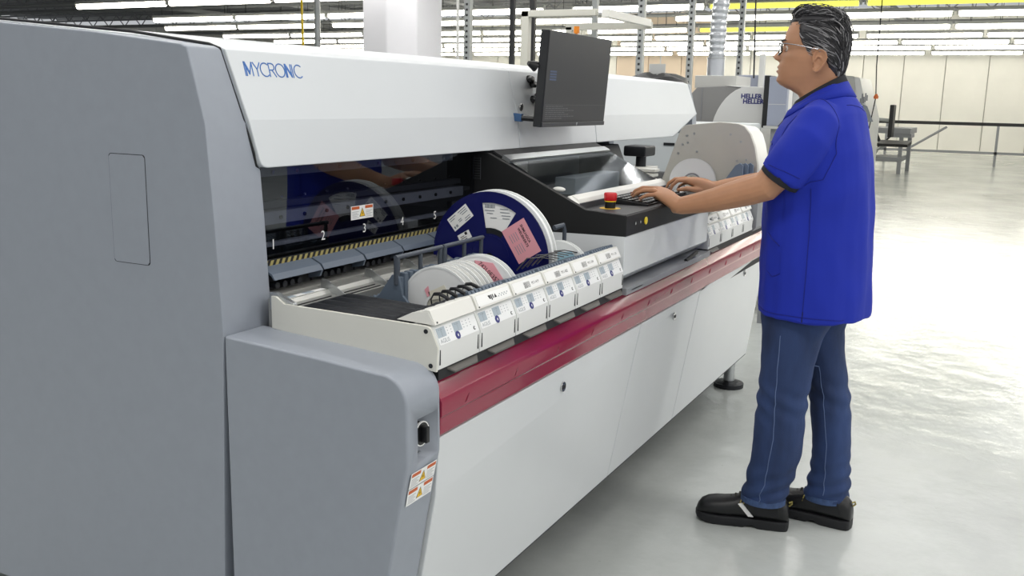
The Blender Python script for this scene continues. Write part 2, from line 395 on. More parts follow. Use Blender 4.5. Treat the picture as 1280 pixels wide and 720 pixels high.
# protruding lower end box
def endbox(b):
    P = [(1.466, .13), (1.466, .906), (1.20, .893), (1.062, .884)] + arc_e(1.056, .824, .060, .060, 92, 180, 8) + [(.994, .74), (.9945, .70), (1.004, .655), (1.034, .49), (1.095, .13)]
    b.prism(P, XE0+.0005, 1.615, 'x')
eb = sub(MC, 'end_box', 'machine_grey', endbox, bevel=.006, seg=3)
cut = MB(); cut.box(1.528, 1.603, .90, 1.05, .700, .790); cm = bpy.data.objects.new('cut', cut.mesh('cut')); C.objects.link(cm)
bo = eb.modifiers.new('cut', 'BOOLEAN'); bo.object = cm; bo.operation = 'DIFFERENCE'; bo.solver = 'EXACT'
bpy.context.view_layer.update()
_me = bpy.data.meshes.new_from_object(eb.evaluated_get(bpy.context.evaluated_depsgraph_get()))
eb.modifiers.clear(); eb.data = _me; eb.modifiers.new('weighted', 'WEIGHTED_NORMAL').keep_sharp = True; _me.set_sharp_from_angle(angle=math.radians(40)); bpy.data.objects.remove(cm)
sw = sub(MC, 'rotary_switch', 'black_plastic', lambda b: b.disc((1.553, 1.05, .752), (0, -1, 0), .024, .05, 24), bevel=.001)
sub(sw, 'switch_grip', 'black_plastic', lambda b: b.box(1.547, 1.559, .985, 1.001, .735, .769), bevel=.002)
sub(sw, 'switch_ring', 'print_white', lambda b: b.ring((1.553, 1.004, .752), (0, -1, 0), .0258, .0238, .0045))
sub(MC, 'recess_screw', 'steel', lambda b: b.disc((1.57, 1.02, .702), (0, 0, 1), .004, .003, 10))
def warn_label(pl, w, h, parent, name='warning_label'):
    o = sub(parent, name, 'print_white', lambda b: pl.rect(b, 0, 0, w, h, 0, .0006))
    sub(o, 'orange_header', 'warn_orange', lambda b: (pl.rect(b, .03*w, .74*h, .37*w, .95*h, .0006, .0010), pl.rect(b, .63*w, .74*h, .97*w, .95*h, .0006, .0010)))
    sub(o, 'triangle_border', 'print_black', lambda b: pl.poly(b, [(.37*w, .18*h), (.63*w, .18*h), (.5*w, .82*h)], .0006, .0009))
    sub(o, 'triangle', 'warn_yellow', lambda b: pl.poly(b, [(.395*w, .21*h), (.605*w, .21*h), (.5*w, .74*h)], .0009, .0012))
    sub(o, 'bolt_mark', 'print_black', lambda b: pl.poly(b, [(.49*w, .28*h), (.53*w, .42*h), (.5*w, .45*h), (.52*w, .6*h), (.475*w, .42*h), (.505*w, .4*h)], .0012, .0014))
    def lines(b):
        for k in range(5):
            for u0, u1 in ((.05, .34), (.66, .95)): pl.rect(b, u0*w, (.12+.11*k)*h, (u1-.07*((k*3) % 2))*w, (.145+.11*k)*h, .0006, .0009)
    sub(o, 'text_lines', 'print_grey', lines)
    return o
# two labels on the sloping lower front of the box
_up = Vector((0, -.03, .165))
warn_label(Plane((1.508, 1.0035, .646), (1, 0, 0), (0, -.009, .04)), .094, .036, MC)
warn_label(Plane((1.508, 1.0105, .608), (1, 0, 0), (0, -.006, .033)), .094, .036, MC)

# ---- hood: three white cover sections with a crease, rounded lower left corner
def hood_pt(x, t):   # t 0 bottom .. 1 top
    pr = [(0.0, 1.474, 1.257), (0.45, 1.489, 1.362), (1.0, 1.531, 1.512)]
    for a, b in zip(pr[:-1], pr[1:]):
        if t <= b[0] + 1e-9: q = (t-a[0])/(b[0]-a[0]); return (x, a[1]+(b[1]-a[1])*q, a[2]+(b[2]-a[2])*q)
def hood(name, xb0, xm0, xt0, xb1, xm1, xt1, round_left=False, top=True):
    b = MB(); th = .03
    T = [0.0, .45, 1.0]; L = [xb0, xm0, xt0]; Rr = [xb1, xm1, xt1]
    if round_left: T = [0.0, .01, .035, .08, .45, 1.0]; L = [xb0+.022, xb0+.010, xb0+.002, xb0-.002, xm0, xt0]; Rr = [xb1]*4 + [xm1, xt1]
    rows = [[hood_pt(l, t), hood_pt(r, t)] for t, l, r in zip(T, L, Rr)]
    rows.append([(L[-1], 1.560, 1.522), (Rr[-1], 1.560, 1.522)])
    n = len(rows)
    F = [p for r in rows for p in r]; B = [(x, y+th, z-(.02 if i >= n-2 else 0)) for i, r in enumerate(rows) for (x, y, z) in r]
    V = F + B; fs = []; m = 2*n
    for i in range(n-1):
        a, c, d, e = 2*i, 2*i+1, 2*i+3, 2*i+2
        fs += [(a, c, d, e), (m+e, m+d, m+c, m+a), (a, e, m+e, m+a), (c, m+c, m+d, d)]
    fs += [(0, m, m+1, 1), (2*n-2, 2*n-1, m+2*n-1, m+2*n-2)]
    b.add(V, fs); return b.build(name, 'machine_white', MC, bevel=.003, angle=4)
h1 = hood('hood_cover', 1.632, 1.613, 1.592, 2.888, 2.893, 2.898, True)
h2 = hood('hood_cover', 2.892, 2.897, 2.902, 3.556, 3.556, 3.556)
h3 = hood('hood_cover', 3.560, 3.560, 3.560, 4.52, 4.93, 4.885)
sub(MC, 'hood_end_cap', 'machine_white', lambda b: b.add([hood_pt(4.525, 0), hood_pt(4.934, .45), hood_pt(4.889, 1), (5.02, 1.57, 1.36), (4.98, 1.63, 1.515), (4.70, 1.57, 1.25)], [(0, 1, 3, 5), (1, 2, 4, 3), (0, 5, 3, 4, 2, 1)]))
# dark seal following the hood edge beside the column
sub(MC, 'hood_seal', 'gap_black', lambda b: b.tube([(1.645, 1.492, 1.252), (1.6315, 1.490, 1.262), (1.6255, 1.490, 1.29), (1.608, 1.500, 1.362), (1.586, 1.541, 1.514), (1.59, 1.575, 1.523), (1.59, 1.81, 1.552), (1.59, 2.6, 1.615)], .0034, 6))
# logo lettering, thin blue strokes
pl = Plane(hood_pt(1.638, .80), (1, 0, 0), Vector(hood_pt(1, 1))-Vector(hood_pt(1, .45)))
def logo(b):
    h = .0305; w = .0026; x = 0.0
    def st(*pts): pl.stroke(b, [(x+px*h, py*h) for px, py in pts], w, .0008)
    def circ(cx, a0, a1, n=18): return [(cx+.5*math.cos(math.radians(a0+(a1-a0)*i/n)), .5+.5*math.sin(math.radians(a0+(a1-a0)*i/n))) for i in range(n+1)]
    st((0, 0), (0, 1), (.42, .12)); st((.0, 1), (.1, 1), (.42, .3)); st((.14, 0), (.14, .8)); st((.42, .12), (.78, 1), (.78, 0)); x += .93*h
    st((0, 1), (.36, .5), (.36, 0)); st((.36, .5), (.72, 1)); x += .72*h
    st(*circ(.5, 50, 310)); x += .93*h
    st((0, 0), (0, 1), (.35, 1), (.53, .93), (.6, .75), (.53, .57), (.35, .5), (.0, .5)); st((.3, .5), (.66, 0)); x += .72*h
    st(*circ(.5, 0, 360, 24)); x += 1.1*h
    st((0, 0), (0, 1), (.62, .02), (.62, 1)); st((0, 1), (.1, 1), (.62, .2)); st((.12, 0), (.12, .75)); x += .80*h
    st((0, 0), (0, 1)); x += .2*h
    st(*circ(.5, 50, 310))
sub(h1, 'logo_lettering', 'logo_blue', logo)

# ---- lower front: red bumper rail, white doors, grey clip strip
bp = sub(MC, 'bumper_rail', 'bumper_red', lambda b: b.prism([(1.045, .850), (1.022, .846), (.998, .812), (.992, .800), (.9925, .770), (.9955, .766), (.9960, .731), (1.0, .725), (1.045, .725)], 1.6155, 4.62, 'x'), bevel=.003)
for k in range(13):
    xx = 1.72 + .232*k
    o = sub(bp, 'finger_slot', 'bumper_dark', lambda b: b.tube([(xx-.008, .9926, .776), (xx-.003, .9924, .780), (xx+.004, .9924, .788), (xx+.008, .9924, .793)], [.001, .0024, .0024, .001], 6))
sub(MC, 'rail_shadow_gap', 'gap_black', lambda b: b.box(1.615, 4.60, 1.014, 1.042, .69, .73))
def door(name, xa, xb, xc, xd):   # xa top left, xb top right, xc bottom left, xd bottom right
    b = MB(); th = .022
    zc = lambda x: .593 + (x-1.62)*.063
    P = [(xa, 1.000, .7225), (xb, 1.000, .7225), (xb-(xb-xd)*.2, 1.007, zc(xb)), (xa-(xa-xc)*.2, 1.007, zc(xa)), (xd, 1.075, .205), (xc, 1.075, .205)]
    Q = [(x, y+th, z) for x, y, z in P]
    b.add(P+Q, [(3, 2, 1, 0), (5, 4, 2, 3), (6, 7, 8, 9), (9, 8, 10, 11), (0, 1, 7, 6), (4, 5, 11, 10), (0, 6, 9, 3), (3, 9, 11, 5), (1, 2, 8, 7), (2, 4, 10, 8)])
    return b.build(name, 'panel_white', MC, bevel=.0025, angle=3)
d1 = door('lower_door', 1.618, 2.840, 1.618, 2.790)
d2 = door('lower_door', 2.844, 3.520, 2.794, 3.460)
d3 = door('lower_door', 3.524, 4.66, 3.464, 4.62)
for d, xl, zl in ((d1, 2.245, .669), (d2, 3.185, .680), (d3, 4.17, .685)):
    lk = sub(d, 'lock', 'chrome', lambda b: b.disc((xl, 1.004, zl), (0, -1, 0), .014, .006, 20), bevel=.001)
    sub(lk, 'lock_slot', 'gap_black', lambda b: (b.disc((xl, .9985, zl), (0, -1, 0), .006, .001, 12), b.box(xl-.0105, xl-.0075, .9975, .9983, zl-.006, zl+.006), b.box(xl+.0075, xl+.0105, .9975, .9983, zl-.006, zl+.006)))
sub(MC, 'base_frame', 'interior_mid', lambda b: b.box(1.62, 4.85, 1.13, 2.70, .14, .70))
for (fx, fy) in ((4.70, 1.17), (1.75, 1.45), (1.75, 2.5), (4.62, 2.5)):
    ft = sub(MC, 'levelling_foot', 'dark_metal', lambda b: (b.disc((fx, fy, 0), (0, 0, 1), .075, .022, 28), b.disc((fx, fy, .022), (0, 0, 1), .07, .012, 28, .03)), bevel=.002)
    sub(ft, 'foot_stem', 'steel', lambda b: b.disc((fx, fy, .03), (0, 0, 1), .028, .17, 18))
sub(MC, 'clip_strip', 'gap_black', lambda b: b.box(1.62, 2.665, 1.004, 1.042, .845, .868))
sub(MC, 'clip_strip', 'gap_black', lambda b: b.box(3.56, 4.55, 1.004, 1.042, .845, .868))
sub(MC, 'console_ledge', 'bench_grey', lambda b: b.box(2.667, 3.558, .990, 1.06, .845, .866), bevel=.002)
for k in range(12):
    xx = 1.655 + .1745*k
    if 2.72 < xx < 3.5: continue
    sub(MC, 'clip_tab', 'tab_grey', lambda b: b.add([(xx, 1.004, .8655), (xx+.125, 1.004, .8655), (xx+.105, .990, .8575), (xx+.01, .990, .8575), (xx, 1.004, .862), (xx+.125, 1.004, .862), (xx+.105, .990, .854), (xx+.01, .990, .854)],
        [(0, 1, 2, 3), (7, 6, 5, 4), (0, 4, 5, 1), (1, 5, 6, 2), (2, 6, 7, 3), (3, 7, 4, 0)]))

# ---- inside of the opening
sub(MC, 'inner_floor', 'interior', lambda b: b.box(1.645, 4.88, 1.04, 2.70, .70, .735))
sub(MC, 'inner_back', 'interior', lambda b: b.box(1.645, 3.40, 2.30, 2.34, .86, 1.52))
rail = sub(MC, 'gantry_rail', 'rail_grey', lambda b: b.box(1.65, 2.66, 1.56, 1.60, 1.112, 1.142))
up_rail = sub(MC, 'upper_rail', 'rail_grey', lambda b: b.box(1.65, 2.66, 1.60, 1.64, 1.222, 1.262))
sub(MC, 'inner_beam', 'interior_mid', lambda b: b.box(1.65, 2.66, 1.57, 1.60, 1.150, 1.165))
sub(MC, 'lower_rail', 'rail_grey', lambda b: b.box(1.65, 2.66, 1.545, 1.56, 1.062, 1.072))
for k in range(11):
    xx = 1.70 + .088*k
    sub(rail, 'rail_bolt', 'gap_black', lambda b: b.disc((xx, 1.56, 1.127), (0, -1, 0), .005, .004, 8))
    sub(MC, 'bolt_head', 'chrome', lambda b: b.disc((xx+.02, 1.575, 1.174), (0, -1, 0), .0035, .004, 8))
    sub(up_rail, 'rail_bolt', 'chrome', lambda b: b.disc((xx+.02, 1.60, 1.232), (0, -1, 0), .005, .004, 8))
win = sub(MC, 'guard_window', 'tinted_glass', lambda b: b.box(1.646, 2.66, 1.519, 1.524, 1.030, 1.30))
warn_label(Plane((2.012, 1.518, 1.099), (1, 0, 0), (0, 0, 1)), .098, .036, win)
for k, xx in enumerate((1.713, 1.897, 2.071, 2.250, 2.424)):
    text(str(k+1), .034, (xx, 1.5185, 1.072), (1, 0, 0), (0, 0, 1), 'print_white', 'slot_number', win)
sub(MC, 'window_sill', 'interior', lambda b: b.box(1.646, 2.66, 1.500, 1.535, 1.020, 1.036))
hz = sub(MC, 'hazard_strip', 'print_black', lambda b: b.box(1.646, 2.66, 1.496, 1.5045, 1.028, 1.042))
hp = Plane((1.65, 1.496, 1.0285), (1, 0, 0), (0, 0, 1))
for k in range(50):
    u = .002 + .0202*k
    sub(hz, 'yellow_stripe', 'hazard_yellow', lambda b: hp.poly(b, [(u, 0), (u+.0095, 0), (u+.0165, .013), (u+.007, .013)], 0, .0008))
# blue-grey guard flaps, one over each magazine slot
PITCH = .1745; X0M = 1.607
for i in range(6):
    xa = X0M + PITCH*i + .043; xb = xa + PITCH - .006
    if i == 5: xb = 2.655
    if i == 0: xx0 = 1.647
    else: xx0 = xa
    f = sub(MC, 'guard_flap', 'slate_flap', lambda b: b.prism([(1.499, 1.027), (1.4985, 1.031), (1.466, 1.016), (1.457, 1.003), (1.461, 1.002), (1.470, 1.012)], xx0 if i else 1.647, xb, 'x'), bevel=.001)
    sub(f, 'flap_cheek', 'slate_flap', lambda b: b.prism([(1.498, 1.027), (1.466, 1.014), (1.457, 1.003), (1.463, .988), (1.498, .980)], xb-.006, xb, 'x'))
    pk = sub(MC, 'pick_window', 'interior', lambda b: b.box(xx0 if i else 1.647, xb, 1.498, 1.505, .93, 1.028))
    for s in range(4):
        sub(pk, 'tape_port', 'black_rubber', lambda b: b.disc((xa+.022+.026*s, 1.492, .986), (0, -1, 0), .008, .020, 10))
sub(MC, 'slot_bed', 'tray_steel', lambda b: b.box(1.646, 2.66, 1.452, 1.499, .93, .972))

# ---- control console between the two magazine banks
CX0, CX1 = 2.668, 3.55
side = sub(MC, 'console_side', 'console_black', lambda b: b.prism([(1.54, 1.262), (1.475, 1.250), (1.135, 1.094), (1.012, 1.086), (1.003, 1.080), (1.001, 1.023), (1.235, 1.0175), (1.54, 1.0175)], CX0, CX0+.022, 'x'), bevel=.002)
sub(side, 'vent_frame', 'interior_mid', lambda b: [b.box(CX0-.0012, CX0, 1.500, 1.5015, 1.165, 1.235), b.box(CX0-.0012, CX0, 1.526, 1.5275, 1.165, 1.235)] + [b.box(CX0-.0012, CX0, 1.5015, 1.526, 1.168+.008*q, 1.1688+.008*q) for q in range(9)])
sub(MC, 'console_side', 'console_black', lambda b: b.prism([(1.54, 1.262), (1.475, 1.250), (1.20, 1.118), (1.20, 1.06), (1.54, 1.06)], CX1-.012, CX1+.004, 'x'), bevel=.002)
shelf = sub(MC, 'console_shelf', 'console_black', lambda b: b.prism([(1.0005, 1.023), (1.0005, 1.083), (1.004, 1.0855), (1.26, 1.0855), (1.26, 1.023)], CX0+.001, CX1, 'x'), bevel=.0015)
sub(shelf, 'shelf_mat', 'console_top', lambda b: b.box(CX0+.012, CX1-.004, 1.008, 1.19, 1.0855, 1.0868))
sub(MC, 'console_body', 'panel_white', lambda b: b.prism([(1.003, 1.0225), (1.003, .905), (1.045, .873), (1.30, .873), (1.30, 1.0225)], CX0+.001, CX1-.003, 'x'), bevel=.003)
sub(MC, 'body_latch', 'gap_black', lambda b: b.tube([(3.27, .996, .867), (3.40, .996, .882)], .007, 8))
sub(MC, 'indicator_lamp', 'lamp_yellow', lambda b: b.disc((2.835, 1.001, 1.055), (0, -1, 0), .012, .004, 18), bevel=.001)
sub(MC, 'key_switch', 'chrome', lambda b: (b.disc((2.742, 1.001, 1.056), (0, -1, 0), .005, .003, 12), b.disc((2.785, 1.001, 1.056), (0, -1, 0), .004, .003, 12)))
es = sub(MC, 'emergency_stop', 'estop_red', lambda b: b.tube([(2.82, 1.115, 1.111), (2.82, 1.115, 1.113), (2.82, 1.115, 1.132), (2.82, 1.115, 1.136)], [.0185, .020, .021, .018], 24))
sub(es, 'stop_collar', 'lamp_yellow', lambda b: b.disc((2.82, 1.115, 1.108), (0, 0, 1), .0185, .0035, 20))
sub(es, 'stop_base', 'black_plastic', lambda b: b.disc((2.82, 1.115, 1.0868), (0, 0, 1), .017, .0215, 20))
sub(es, 'stop_plate', 'warn_yellow', lambda b: b.disc((2.82, 1.115, 1.0868), (0, 0, 1), .033, .0006, 24))
# sloping lid over the board transport
sl = (Vector((0, 1.452, 1.245)) - Vector((0, 1.192, 1.112))).normalized()
def lidp(t, x, h=0.0): p = Vector((x, 1.192, 1.108)) + Vector((0, 1.452-1.192, 1.245-1.108))*t; n_ = Vector((0, -sl.z, sl.y)); return p + n_*h
lid = sub(MC, 'lid_glass', 'clear_glass', lambda b: b.add([lidp(.05, CX0+.024), lidp(.05, CX1-.014), lidp(.84, CX1-.014), lidp(.84, CX0+.024), lidp(.05, CX0+.024, .004), lidp(.05, CX1-.014, .004), lidp(.84, CX1-.014, .004), lidp(.84, CX0+.024, .004)],
    [(3, 2, 1, 0), (4, 5, 6, 7), (0, 1, 5, 4), (1, 2, 6, 5), (2, 3, 7, 6), (3, 0, 4, 7)]))
def lidbar(b, t0, t1, x0, x1, h0, h1):
    b.add([lidp(t0, x0, h0), lidp(t0, x1, h0), lidp(t1, x1, h0), lidp(t1, x0, h0), lidp(t0, x0, h1), lidp(t0, x1, h1), lidp(t1, x1, h1), lidp(t1, x0, h1)],
    [(3, 2, 1, 0), (4, 5, 6, 7), (0, 1, 5, 4), (1, 2, 6, 5), (2, 3, 7, 6), (3, 0, 4, 7)])
sub(lid, 'lid_top_rail', 'steel', lambda b: lidbar(b, .84, .94, CX0+.024, CX1-.014, -.004, .009))
sub(lid, 'lid_hinge', 'gap_black', lambda b: lidbar(b, .94, 1.08, CX0+.024, CX1-.014, -.004, .003))
sub(lid, 'lid_grip', 'cover_white', lambda b: b.prism([(1.186, 1.098), (1.178, 1.106), (1.184, 1.119), (1.206, 1.130), (1.212, 1.122)], CX0+.055, CX1+.015, 'x'), bevel=.002)
sub(lid, 'lid_grip_end', 'cover_white', lambda b: b.prism([(1.170, 1.088), (1.178, 1.109), (1.206, 1.129), (1.214, 1.118), (1.19, 1.088)], CX0+.028, CX0+.054, 'x'), bevel=.002)
sub(lid, 'lid_knob', 'cover_white', lambda b: b.ball(lidp(.22, CX0+.045, .009), .012, .022, .008))
sub(MC, 'lid_front_sill', 'interior_mid', lambda b: b.prism([(1.180, 1.0868), (1.176, 1.105), (1.215, 1.118), (1.215, 1.0868)], CX0+.022, CX1, 'x'))
# transport below the lid
sub(MC, 'transport_cover', 'interior_light', lambda b: b.box(3.10, 3.53, 1.36, 1.44, 1.09, 1.15), bevel=.004)
sub(MC, 'transport_bed', 'rail_grey', lambda b: b.box(CX0+.022, CX1-.014, 1.26, 1.9, 1.02, 1.062))
for yy in (1.33, 1.45, 1.62):
    sub(MC, 'transport_rail', 'steel', lambda b: b.box(CX0+.022, CX1-.014, yy, yy+.018, 1.062, 1.085))
sub(MC, 'head_carriage', 'interior_mid', lambda b: b.box(3.05, 3.26, 1.70, 1.86, 1.10, 1.25), bevel=.004)
# opening to the right of the console
CV = thing('board_conveyor', (5.8, 1.9, 0), 'light grey board conveyor glimpsed through the machine opening', 'conveyor')
sub(CV, 'cabinet', 'interior_light', lambda b: b.box(5.35, 6.2, 1.45, 2.5, .05, 1.30), bevel=.01)
sub(CV, 'slot', 'gap_black', lambda b: b.box(5.345, 5.351, 1.735, 1.80, 1.175, 1.19))
for (lx, ly) in ((5.45, 1.55), (5.45, 2.4), (6.1, 1.55), (6.1, 2.4)): sub(CV, 'foot', 'dark_metal', lambda b: b.disc((lx, ly, 0), (0, 0, 1), .04, .05, 14))
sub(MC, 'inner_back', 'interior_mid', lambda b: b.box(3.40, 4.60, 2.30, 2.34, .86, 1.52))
cu = sub(MC, 'camera_unit', 'dark_metal', lambda b: b.box(3.84, 3.97, 1.37, 1.47, 1.192, 1.236), bevel=.008)
sub(cu, 'camera_stem', 'dark_metal', lambda b: b.disc((3.90, 1.41, 1.06), (0, 0, 1), .022, .135, 16))
sub(cu, 'camera_base', 'cover_white', lambda b: b.box(3.80, 3.98, 1.36, 1.46, 1.135, 1.148), bevel=.002)
sub(MC, 'drive_housing', 'interior_mid', lambda b: b.prism([(1.50, 1.04), (1.50, 1.13), (1.545, 1.235), (1.66, 1.235), (1.66, 1.04)], 3.82, 3.98, 'x'), bevel=.004)
for k in range(3): sub(MC, 'white_block', 'cover_white', lambda b: b.box(3.70+.02*k, 3.80, 1.30-.005*k, 1.375, 1.098+.020*k, 1.110+.020*k), bevel=.002)
sub(MC, 'slot_bed', 'interior', lambda b: b.box(3.56, 4.86, 1.25, 1.75, .94, 1.06))
for k in range(8): sub(MC, 'tape_port', 'print_white', lambda b: b.box(3.60+.016*k, 3.607+.016*k, 1.245, 1.25, 1.052, 1.072))

# ---- connectors and plate behind the monitor
def jack(x, t):
    p = Vector(hood_pt(x, t)); o = sub(h2, 'cable_plug', 'black_plastic', lambda b: b.tube([p, p+Vector((0, -.010, 0)), p+Vector((-.004, -.012, 0)), p+Vector((-.03, -.030, -.002)), p+Vector((-.05, -.032, -.004))], [.013, .013, .011, .011, .006], 10))
jack(3.035, .915); jack(3.05, .85); jack(3.03, .66)
p = Vector(hood_pt(2.928, .56)); kl = sub(h2, 'key_lock', 'chrome', lambda b: b.disc(p, (0, -1, -.15), .013, .006, 20), bevel=.001)
sub(kl, 'key_slot', 'gap_black', lambda b: b.box(p.x-.002, p.x+.002, p.y-.0072, p.y-.006, p.z-.008, p.z+.006))

# ================================================================ monitor
MN = thing('monitor', (3.08, 1.35, 1.33), 'black flat screen monitor mounted on the white machine hood', 'monitor')
mp = Plane((2.812, 1.362, 1.331), (1, 0, 0), (0, -.022, .306))
def rr(b, p_, u0, v0, u1, v1, h0, h1): p_.rect(b, u0, v0, u1, v1, h0, h1)
sub(MN, 'casing', 'bezel', lambda b: rr(b, mp, 0, 0, .530, .306, -.030, 0), bevel=.003)
sc_ = sub(MN, 'screen', 'screen', lambda b: rr(b, mp, .004, .018, .526, .303, 0, .0012))
sub(MN, 'lower_bezel', 'bezel_grey', lambda b: rr(b, mp, .002, .001, .528, .0155, 0, .004), bevel=.0015)
lg = sub(MN, 'maker_badge', 'print_pale', lambda b: b.disc(mp.at(.275, .0085, .004), mp.n, .0048, .0008, 18))
text('hp', .007, mp.at(.275, .0085, .0048), mp.r, mp.u, 'bezel', 'badge_letters', lg, bold=.0002)
def scr(b):
    rr(b, mp, .01, .072, .515, .0727, .0012, .0016)
    random.seed(3)
    for k in range(7):
        u = .02
        while u < .15 + .08*((k*5) % 3)/2:
            w = random.uniform(.006, .022); rr(b, mp, u, .027+.0065*k, u+w, .0292+.0065*k, .0012, .0016); u += w + .004
sub(sc_, 'screen_text', 'screen_line', scr)
def scr2(b):
    for k in range(4): rr(b, mp, .03, .150+.0085*k, .08, .1555+.0085*k, .0012, .0016)
sub(sc_, 'screen_menu', 'screen_blue', scr2)
sub(MN, 'mount_arm', 'dark_metal', lambda b: (b.obox(mp.at(.26, .15, -.06), mp.r, mp.u, mp.n, .05, .05, .03), b.tube([mp.at(.26, .15, -.06), (3.07, 1.50, 1.42)], .022, 12)), bevel=.003)
sub(MN, 'back_knob', 'black_plastic', lambda b: b.tube([mp.at(.004, .19, -.04), mp.at(-.02, .198, -.055)], [.018, .007], 10))
sub(MN, 'side_plug', 'blue_plastic', lambda b: b.obox(mp.at(.065, .020, -.118), mp.r, mp.u, mp.n, .009, .013, .016), bevel=.002)
sub(MN, 'plug_cable', 'black_plastic', lambda b: b.tube([mp.at(.066, .020, -.11), mp.at(.075, .022, -.03)], .010, 8))

# ================================================================ feeder magazines
def barcode(b, pl_, u0, v0, w, h, seed):
    rnd = random.Random(seed); u = u0
    while u < u0+w: d = rnd.choice((.0006, .0011, .0017)); pl_.rect(b, u, v0, min(u+d, u0+w), v0+h, .0004, .0008); u += d + rnd.choice((.0007, .0012))
ORD = ['first', 'second', 'third', 'fourth', 'fifth', 'sixth']
NUMS = ['', 'M1:1', 'M11-419', 'M11-082', 'M11-104', 'M11-124']
def magazine(i, xa, label, group, lab=None, detail=True, sideplate=False):
    W = PITCH - .0025; xb = xa + W
    t = thing('feeder_magazine', ((xa+xb)/2, 1.2, .868), label, 'magazine', group)
    # front housing
    fr = sub(t, 'front_housing', 'face_white', lambda b: b.prism([(.9995, .870), (.998, .919), (1.0145, .957), (1.018, .960), (1.06, .962), (1.06, .870)], xa, xb, 'x'), bevel=.0012)
    for u_ in (.006, W-.0085): sub(fr, 'edge_slot', 'gap_black', lambda b: b.box(xa+u_, xa+u_+.0025, .9975, 1.0, .880, .912))
    kp = Plane((xa, .998, .919), (1, 0, 0), (0, .0165, .038))
    def R(mbf, name, m, par): return sub(par, name, m, mbf)
    key = R(lambda b: kp.rect(b, .008, .002, W-.003, .0395, 0, .0008), 'keypad', 'keypad_white', fr)
    for u_ in (.010, .074): R(lambda b: kp.rect(b, u_, .017, u_+.032, .0375, .0008, .0014), 'display', 'lcd_grey', key)
    def keys(b):
        for u0 in (.046, .060, .110, .124, .138):
            for q in range(3): kp.rect(b, u0+.003, .0195+.0063*q, u0+.0055, .0212+.0063*q, .0008, .0012)
        for u0 in (.016, .026, .080, .090): kp.rect(b, u0+.003, .032, u0+.005, .034, .0014, .0017)
        kp.rect(b, .0262, .018, .0266, .037, .0014, .0017); kp.rect(b, .0902, .018, .0906, .037, .0014, .0017)
    R(keys, 'key_marks', 'print_grey', key)
    bt = R(lambda b: b.tube([kp.at(.082, .0095, .0008), kp.at(.082, .0095, .002)], .0088, 16), 'round_button', 'print_blue', key)
    R(lambda b: kp.poly(b, [(.0810, .0065), (.0830, .0065), (.0838, .0105), (.0830, .0120), (.0810, .0120), (.0802, .0105)], .002, .0024), 'button_icon', 'print_white', bt)
    R(lambda b: kp.poly(b, [(.153+.0042*math.cos(a), .0105+.0042*math.sin(a)) for a in [math.radians(40+28*q) for q in range(11)]] + [(.1545+.0026*math.cos(a), .0105+.0026*math.sin(a)) for a in [math.radians(320-28*q) for q in range(11)]], .0008, .0012), 'crescent_mark', 'print_black', key)
    text('AGILIS', .0125, kp.at(.031, .0085, .0006), kp.r, kp.u, 'print_grey', 'name_print', key)
    # flip-up label strip
    x1 = xa + (.0 if i else .004)
    fl = sub(t, 'label_flap', 'cover_white' , lambda b: b.prism([(1.006, .964), (1.0205, .9935), (1.028, .9945), (1.06, .985), (1.05, .966), (1.012, .962)], xa+.001, xb-.004, 'x'), bevel=.0012)
    lp = Plane((xa+.004, 1.006, .9645), (1, 0, 0), (0, .0145, .0295))
    if lab is not None:
        cd = R(lambda b: lp.rect(b, .004, .004, W-.014, .029, 0, .0008), 'paper_label', 'print_white', fl)
        if lab == 'M1:1':
            R(lambda b: (lp.poly(b, [(.055, .022), (.061, .013), (.066, .013), (.066, .022)], .0008, .0012), lp.rect(b, .068, .010, .072, .022, .0008, .0012), lp.rect(b, .075, .013, .079, .022, .0008, .0012), lp.poly(b, [(.082, .013), (.088, .022), (.094, .013)], .0008, .0012)), 'label_logo', 'print_black', cd)
            R(lambda b: [lp.rect(b, .100+.006*q, .012+.004*(q % 2), .104+.006*q, .0145+.004*(q % 2), .0008, .0012) for q in range(8)], 'label_script', 'print_grey', cd)
        else:
            R(lambda b: barcode(b, lp, .058, .008, .032, .015, i+11), 'barcode', 'print_black', cd)
            text(lab, .011, lp.at(.118, .0155, .0006), lp.r, lp.u, 'print_black', 'label_text', cd)
    sub(fl, 'flap_screw', 'dark_metal', lambda b: b.disc(lp.at(.006, .004, 0), lp.n, .0022, .0008, 8))
    # grey comb that guides the tapes behind the flap
    if detail:
        cb = sub(t, 'tape_comb', 'slate_blue', lambda b: [b.prism([(1.029, .993), (1.034, 1.0005), (1.075, .988), (1.10, .962), (1.06, .962)], xa+.004+q*(W-.01)/10, xa+.004+q*(W-.01)/10+.0105, 'x') for q in range(10) if True], bevel=.0008) if i else None
    # tray floor, partition plate and rear tape table
    sub(t, 'tray_floor', 'slate_dark' if i else 'interior', lambda b: b.box(xa, xb, 1.06, 1.45, .772, .782))
    sub(t, 'front_wall', 'face_white', lambda b: b.box(xa, xb, 1.045, 1.06, .772, .90))
